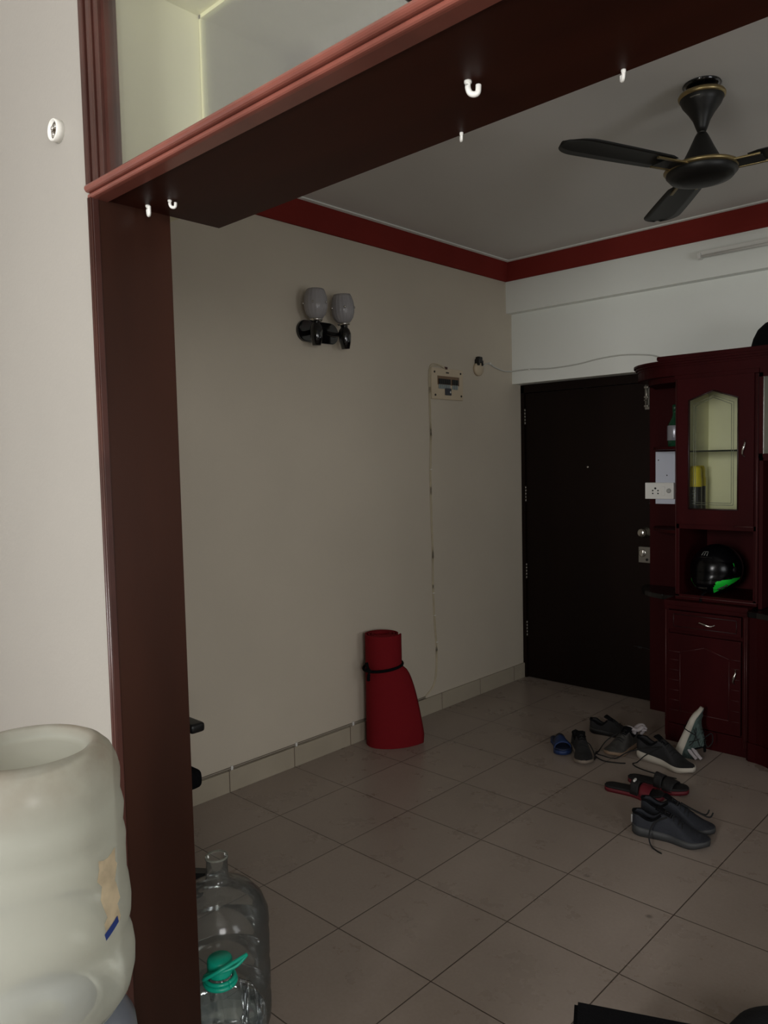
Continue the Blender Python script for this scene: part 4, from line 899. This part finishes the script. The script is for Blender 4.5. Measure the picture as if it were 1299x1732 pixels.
# grey-teal shoe standing on its heel against the cabinet: toe up, sole facing left
sh = shoe('teal_sneaker', 'grey green knit sneaker standing on its heel against the base cabinet', (-1.622, 3.872, 0.006), (0, 0, 0), M_teals, M_wsole, M_lace, L_=0.285, W=0.052, collar=0.100, sole_h=0.034, stripe=M_lace,
     loops=([(0.14, -0.02, 0.09), (0.16, -0.055, 0.06), (0.15, -0.062, 0.0), (0.15, 0.0, -0.006), (0.155, 0.05, 0.0), (0.15, 0.05, 0.06)], [(0.14, -0.02, 0.09), (0.17, -0.056, 0.055), (0.172, -0.062, 0.0), (0.172, 0.0, -0.004)], [(0.14, 0.0, 0.10), (0.12, 0.03, 0.13), (0.15, 0.0, 0.14), (0.18, -0.02, 0.12), (0.15, -0.01, 0.10)]))
# local X (toe) -> up and slightly right ; local Z (upper) -> right ; local Y -> towards the wall
rx = Vector((0.34, 0.20, 0.92)).normalized(); rz_ = Vector((0.965, 0.26, 0)); rz_ = (rz_ - rx * rz_.dot(rx)).normalized(); ry = rz_.cross(rx)
sh.rotation_euler = Matrix((rx, ry, rz_)).transposed().to_euler()
sock((-1.560, 3.885, 0.0), 'white sock hanging out of the grey green sneaker onto the floor', [[(0.012, 0.0, 0.085), (0.035, -0.01, 0.06), (0.060, -0.02, 0.035), (0.085, -0.02, 0.012)], [(0.01, -0.01, 0.06), (0.035, -0.025, 0.035), (0.065, -0.03, 0.010)]], 0.012, M_sock)

def slipper(name, label, loc, rz, sole_m, foot_m, strap_m, L_=0.26, W=0.050, h=0.022, two=False, band=None):
    s = thing(name, label, 'sandal', loc, (0, 0, rz), 'slippers and sandals scattered before the cabinet'); N = 28; curve = lambda t: 0.010 * math.sin(t * PI)
    for (nm, m_, z0, z1, sc_) in (('sole', sole_m, 0, h * 0.7, 1.0), ('footbed', foot_m, h * 0.7, h, 0.97)):
        secs = []
        for i in range(N + 1):
            t = i / N; w_ = foot_w(min(max(t, 0.006), 0.994), W) * sc_; x = t * L_; c = curve(t); lift = 0.010 * sstep(0.7, 1, t)
            secs.append([(x, c - w_, z0 + lift), (x, c - w_, z1 + lift), (x, c - w_ * 0.5, z1 + lift - 0.001), (x, c + w_ * 0.5, z1 + lift - 0.001), (x, c + w_, z1 + lift), (x, c + w_, z0 + lift)])
        bm = bmesh.new(); loft(bm, secs, closed=True, cap=True); link(nm, bm, m_, s, True)
    def strap(t0, t1, hgt, m_, nm, r_=0.002):
        secs = []
        for k in range(15):
            a = PI * k / 14; row = []
            for q in range(6):
                t = t0 + (t1 - t0) * q / 5; w_ = foot_w(t, W) * 1.01; row.append((t * L_, curve(t) - w_ * math.cos(a) * (1.0), h * 0.5 + (hgt - 0.010 * (q / 5)) * math.sin(a) ** 0.7))
            secs.append(row)
        bm = bmesh.new(); loft(bm, secs); o = link(nm, bm, m_, s, True); md = o.modifiers.new('t', 'SOLIDIFY'); md.thickness = 0.004; return o
    if two:
        strap(0.46, 0.60, 0.060, strap_m, 'strap'); o = strap(0.62, 0.80, 0.045, band, 'strap'); 
        bm = B(0.50 * L_, 0.53 * L_, -0.012, 0.014, h * 0.5 + 0.054, h * 0.5 + 0.0635, bev=0.001); link('metal_badge', bm, M_white, s) if band is M_redr else bm.free()
    else:
        o = strap(0.42, 0.80, 0.058, strap_m, 'strap')
        if band: strap(0.40, 0.47, 0.062, band, 'strap')
    return s
M_redr = mat('maroon_rubber', (98, 14, 28), 0.6); M_bf = mat('black_footbed', (16, 14, 15), 0.75, bump=0.3, bscale=200)
slipper('blue_slipper', 'small blue slide slipper, leftmost of the footwear on the floor', (-2.192, 3.648, 0), D(-48), M_blue, M_blued, M_blue, L_=0.235, W=0.047, h=0.030, band=M_black)
slipper('red_sandal', 'black and red slide sandal with white badge, nearer one of the pair', (-1.690, 3.262, 0), D(6), M_redr, M_bf, M_bf, L_=0.27, W=0.052, h=0.026, two=True, band=M_redr)
slipper('red_sandal', 'black and red slide sandal lying behind its mate, toe to the right', (-1.650, 3.420, 0), D(0), M_redr, M_bf, M_bf, L_=0.285, W=0.052, h=0.026, two=True, band=M_bf)

# ------------------------------------------------------------------ office chair hidden behind the post
oc = thing('office_chair', 'black swivel office chair mostly hidden behind the brown post', 'chair', (-2.57, 1.275, 0), (0, 0, 0))
seat = B(-0.20, 0.238, -0.22, 0.23, 0.40, 0.47, bev=0.03, seg=4); link('seat', seat, M_cloth, oc, True)
bm = B(-0.215, -0.16, -0.20, 0.20, 0.52, 0.95, bev=0.025, seg=4); link('backrest', bm, M_cloth, oc, True)
bm = bmesh.new(); tube(bm, [(-0.10, 0, 0.40), (-0.22, 0, 0.42), (-0.235, 0, 0.60)], 0.018, n=10); link('back_support', bm, M_black, oc, True)
for sg in (-1, 1):
    bm = bmesh.new(); tube(bm, [(-0.02, sg * 0.20, 0.42), (-0.02, sg * 0.26, 0.44), (-0.04, sg * 0.26, 0.58)], 0.015, n=10); ar = link('armrest', bm, M_black, oc, True)
    bm = B(-0.20, 0.165, sg * 0.26 - 0.03, sg * 0.26 + 0.03, 0.575, 0.610, bev=0.013, seg=3); link('arm_pad', bm, M_black, ar, True)
bm = bmesh.new(); lathe(bm, [(0, 0.09), (0.028, 0.09), (0.028, 0.25), (0.018, 0.26), (0.018, 0.40), (0, 0.40)], 20); link('gas_lift', bm, M_black, oc, True)
base = link('hub', lathe(bmesh.new(), [(0, 0.06), (0.045, 0.06), (0.045, 0.11), (0.03, 0.125), (0, 0.125)], 20), M_black, oc, True)
for k in range(5):
    a = D(44 + 72 * k); Rm = Matrix.Rotation(a, 4, 'Z')
    bm = bmesh.new(); secs = []
    for (r_, w2, z0, z1) in ((0.03, 0.028, 0.070, 0.115), (0.16, 0.026, 0.068, 0.105), (0.325, 0.022, 0.060, 0.094)):
        secs.append([Rm @ Vector((r_, -w2, z0)), Rm @ Vector((r_, w2, z0)), Rm @ Vector((r_, w2 * 0.8, z1)), Rm @ Vector((r_, -w2 * 0.8, z1))])
    loft(bm, secs, closed=True, cap=True, smooth=False); lg = link('leg', bm, M_black, oc)
    bm = bmesh.new()
    for sg in (-1, 1): lathe(bm, [(0, 0), (0.024, 0), (0.026, 0.004), (0.024, 0.012), (0, 0.012)], 20, Rm @ Matrix.Translation((0.29, sg * 0.014 - (0.006), 0.0265)) @ Matrix.Rotation(PI / 2 * -1, 4, 'X'))
    tube(bm, [Rm @ Vector((0.29, 0, 0.0265)), Rm @ Vector((0.29, 0, 0.068))], 0.007, n=8, sub=1)
    link('castor', bm, M_black, lg)

# ------------------------------------------------------------------ water bottles
def jar_profile(inv=False):
    # upright 20 litre jar: base to neck
    p = [(0, 0.020), (0.085, 0.020), (0.098, 0.0), (0.118, 0.006), (0.132, 0.026), (0.135, 0.05), (0.135, 0.085), (0.129, 0.095), (0.129, 0.105), (0.135, 0.115), (0.135, 0.175), (0.129, 0.185), (0.129, 0.197), (0.135, 0.207), (0.135, 0.265), (0.130, 0.275), (0.130, 0.285), (0.136, 0.296), (0.134, 0.325), (0.120, 0.362), (0.094, 0.392), (0.060, 0.408), (0.036, 0.418), (0.030, 0.432), (0.0285, 0.480), (0.031, 0.484), (0.030, 0.490), (0.026, 0.490)]
    return p
wj = thing('water_jar', 'empty clear twenty litre water jar on the floor behind the brown post', 'water bottle', (-1.745, 1.155, 0))
bm = bmesh.new(); lathe(bm, jar_profile(), 64); link('body', bm, M_jar, wj, True)
bm = bmesh.new(); lathe(bm, [(0.0245, 0.488), (0.0305, 0.492), (0.0310, 0.486)], 32); link('neck_rim', bm, M_ribgl, wj, True)
# smaller bottle with teal cap
pb = thing('water_bottle', 'clear ribbed plastic water bottle with teal cap and carry handle', 'water bottle', (-1.534, 1.013, 0))
ZT = 0.315
bm = bmesh.new(); lathe(bm, [(0, 0.012), (0.06, 0.010), (0.075, 0.0), (0.098, 0.010), (0.104, 0.03), (0.104, 0.12), (0.098, 0.135), (0.104, 0.150), (0.106, 0.205), (0.102, 0.235), (0.084, 0.262), (0.055, 0.282), (0.034, 0.292), (0.028, 0.300), (0.026, 0.335), (0, 0.336)], 96, ribs=12, rib_a=0.034); link('body', bm, M_pet, pb, True)
bm = bmesh.new(); lathe(bm, [(0.0, 0.326), (0.0285, 0.326), (0.0295, 0.330), (0.0295, 0.362), (0.027, 0.366), (0, 0.366)], 48, ribs=24, rib_a=0.02); link('cap', bm, M_teal, pb, True)
bm = bmesh.new(); tube(bm, [(0.036 * math.cos(a), 0.036 * math.sin(a), 0.308) for a in [2 * PI * k / 20 for k in range(21)]], 0.006, n=8, sub=2)
tube(bm, [(0.034 * math.cos(a), 0.034 * math.sin(a), 0.318) for a in [2 * PI * k / 20 for k in range(21)]], 0.005, n=8, sub=2); hd = link('neck_ring', bm, M_teal, pb, True)
v1 = Vector((0.728, 0.685, 0)); v2 = Vector((-0.685, 0.728, 0))
bm = bmesh.new()
for o_ in (-0.006, 0.006):
    tube(bm, [v1 * -0.036 - v2 * 0.012 + Vector((0, 0, 0.318)), v1 * -0.026 - v2 * (0.038 + o_) + Vector((0, 0, 0.342)), v1 * 0.012 - v2 * (0.040 + o_) + Vector((0, 0, 0.358 + o_)), v1 * 0.045 - v2 * 0.020 + Vector((0, 0, 0.364 + o_)), v1 * 0.066 + v2 * 0.0 + Vector((0, 0, 0.372))], 0.0045, n=8)
link('carry_handle', bm, M_teal, hd, True)

# inverted jar on the dispenser at the left
JX, JY, JZ = -1.1106, 0.4279, 0.7450
dj = thing('dispenser_jar', 'milky scuffed water jar upside down on a dispenser, front left', 'water bottle', (JX, JY, JZ))
prof = [(0.028, -0.04), (0.028, 0.006), (0.042, 0.014), (0.088, 0.024), (0.112, 0.036), (0.126, 0.054), (0.1325, 0.078), (0.1335, 0.098), (0.131, 0.116), (0.1265, 0.126), (0.1262, 0.138), (0.1300, 0.150), (0.1310, 0.168), (0.1285, 0.180), (0.1262, 0.190), (0.1262, 0.224), (0.1272, 0.240), (0.1255, 0.250), (0.1235, 0.258), (0.1250, 0.268), (0.1262, 0.282), (0.1240, 0.292), (0.1215, 0.302), (0.1225, 0.314), (0.1230, 0.330), (0.1195, 0.345), (0.112, 0.360), (0.101, 0.370), (0.090, 0.375), (0.083, 0.371), (0.078, 0.362), (0.072, 0.357), (0.058, 0.356), (0.050, 0.349), (0, 0.346)]
prof = [(r_, z * 1.1 - (0.014 if 0.03 < z < 0.175 else 0)) for r_, z in prof]
bm = bmesh.new(); lathe(bm, prof, 96); link('body', bm, M_jarmilk, dj, True)
bm = bmesh.new(); secs = []
outline = [(-0.9, 0.16), (-0.6, 0.30), (-0.2, 0.27), (0.1, 0.40), (0.5, 0.36), (0.8, 0.5), (1.0, 0.3)]
ac = math.radians(25)
for k in range(9):
    q = k / 8; z = 0.165 + 0.105 * q; wj_ = 0.10 + 0.03 * math.sin(k * 2.3) + 0.05 * q; r_ = 0.1335 if z < 0.215 else 0.1290
    secs.append([(r_ * math.cos(ac + s_ * wj_), r_ * math.sin(ac + s_ * wj_), z + 0.004 * math.sin(k * 3 + s_ * 2)) for s_ in (-1, -0.5, 0, 0.5, 1)])
loft(bm, secs); link('torn_label', bm, mat('torn_paper', (196, 180, 150), 0.85, var=0.15, vscale=40), dj, True)['label'] = 'torn remains of a paper label'
bm = bmesh.new(); loft(bm, [[(0.1345 * math.cos(ac - 0.12 + 0.05 * k), 0.1345 * math.sin(ac - 0.12 + 0.05 * k), 0.158 + 0.003 * k), (0.1345 * math.cos(ac - 0.14 + 0.05 * k), 0.1345 * math.sin(ac - 0.14 + 0.05 * k), 0.168 + 0.003 * k)] for k in range(5)]); link('blue_print', bm, mat('blue_ink', (40, 62, 130), 0.6), dj)
ds = thing('water_dispenser', 'grey plastic water dispenser base under the upside down jar', 'water dispenser', (JX, JY, 0))
bm = bmesh.new(); lathe(bm, [(0.0, 0.70), (0.030, 0.705), (0.034, 0.762), (0.060, 0.770), (0.085, 0.768), (0.112, 0.752), (0.130, 0.720), (0.136, 0.66), (0.138, 0.60), (0.0, 0.60)], 56); link('jar_seat', bm, mat('blue_grey_plastic', (128, 134, 146), 0.3, coat=0.3), ds, True)
bm = B(-0.15, 0.15, -0.15, 0.15, 0.30, 0.605, bev=0.02, seg=3); link('body', bm, mat('dispenser_white', (205, 206, 206), 0.4), ds)
bm = bmesh.new(); tube(bm, [(0.0, -0.15, 0.40), (0.0, -0.19, 0.40), (0.0, -0.20, 0.37)], 0.012, n=10); link('tap', bm, mat('tap_blue', (40, 80, 150), 0.4), ds, True)
for x in (-0.13, 0.13):
    for y in (-0.13, 0.13): link('leg', B(x - 0.015, x + 0.015, y - 0.015, y + 0.015, 0, 0.31, bev=0.003), M_steel, ds)

# ------------------------------------------------------------------ dark pieces at the bottom right
tb = thing('storage_bench', 'black fabric bench with only its top corner visible at the bottom', 'bench', (-0.78, 1.61, 0), (0, 0, 0))
PX = [(-0.868, 1.522), (-0.500, 1.692), (-0.30, 1.30), (-0.66, 1.12)]
bm = bmesh.new(); q = [(x + 0.78, y - 1.61) for x, y in PX]; prism(bm, [(x * 0.94, y * 0.94) for x, y in q], 0.0, 0.284, 'z', bev=0.006); link('body', bm, M_cloth, tb)
bm = bmesh.new(); prism(bm, [(x * 1.0, y * 1.0) for x, y in q], 0.285, 0.305, 'z', bev=0.008); link('lid', bm, M_cloth, tb)
bgp = thing('backpack', 'black backpack lying on the floor at the bottom right corner', 'bag', (-0.545, 2.045, 0), (0, 0, D(35)))
bm = bmesh.new(); lathe(bm, [(0, 0.0), (0.13, 0.0), (0.16, 0.02), (0.165, 0.05), (0.14, 0.085), (0.08, 0.10), (0, 0.104)], 40); bmesh.ops.scale(bm, vec=(1.0, 0.72, 1), verts=bm.verts); link('body', bm, mat('navy_black_cloth', (14, 16, 22), 0.85, bump=0.3, bscale=150), bgp, True)
bm = bmesh.new(); tube(bm, [(0.02, 0.09, 0.06), (0.07, 0.13, 0.05), (0.14, 0.13, 0.045), (0.17, 0.07, 0.04)], 0.016, n=10, flat=0.5); link('strap', bm, M_cloth, bgp, True)
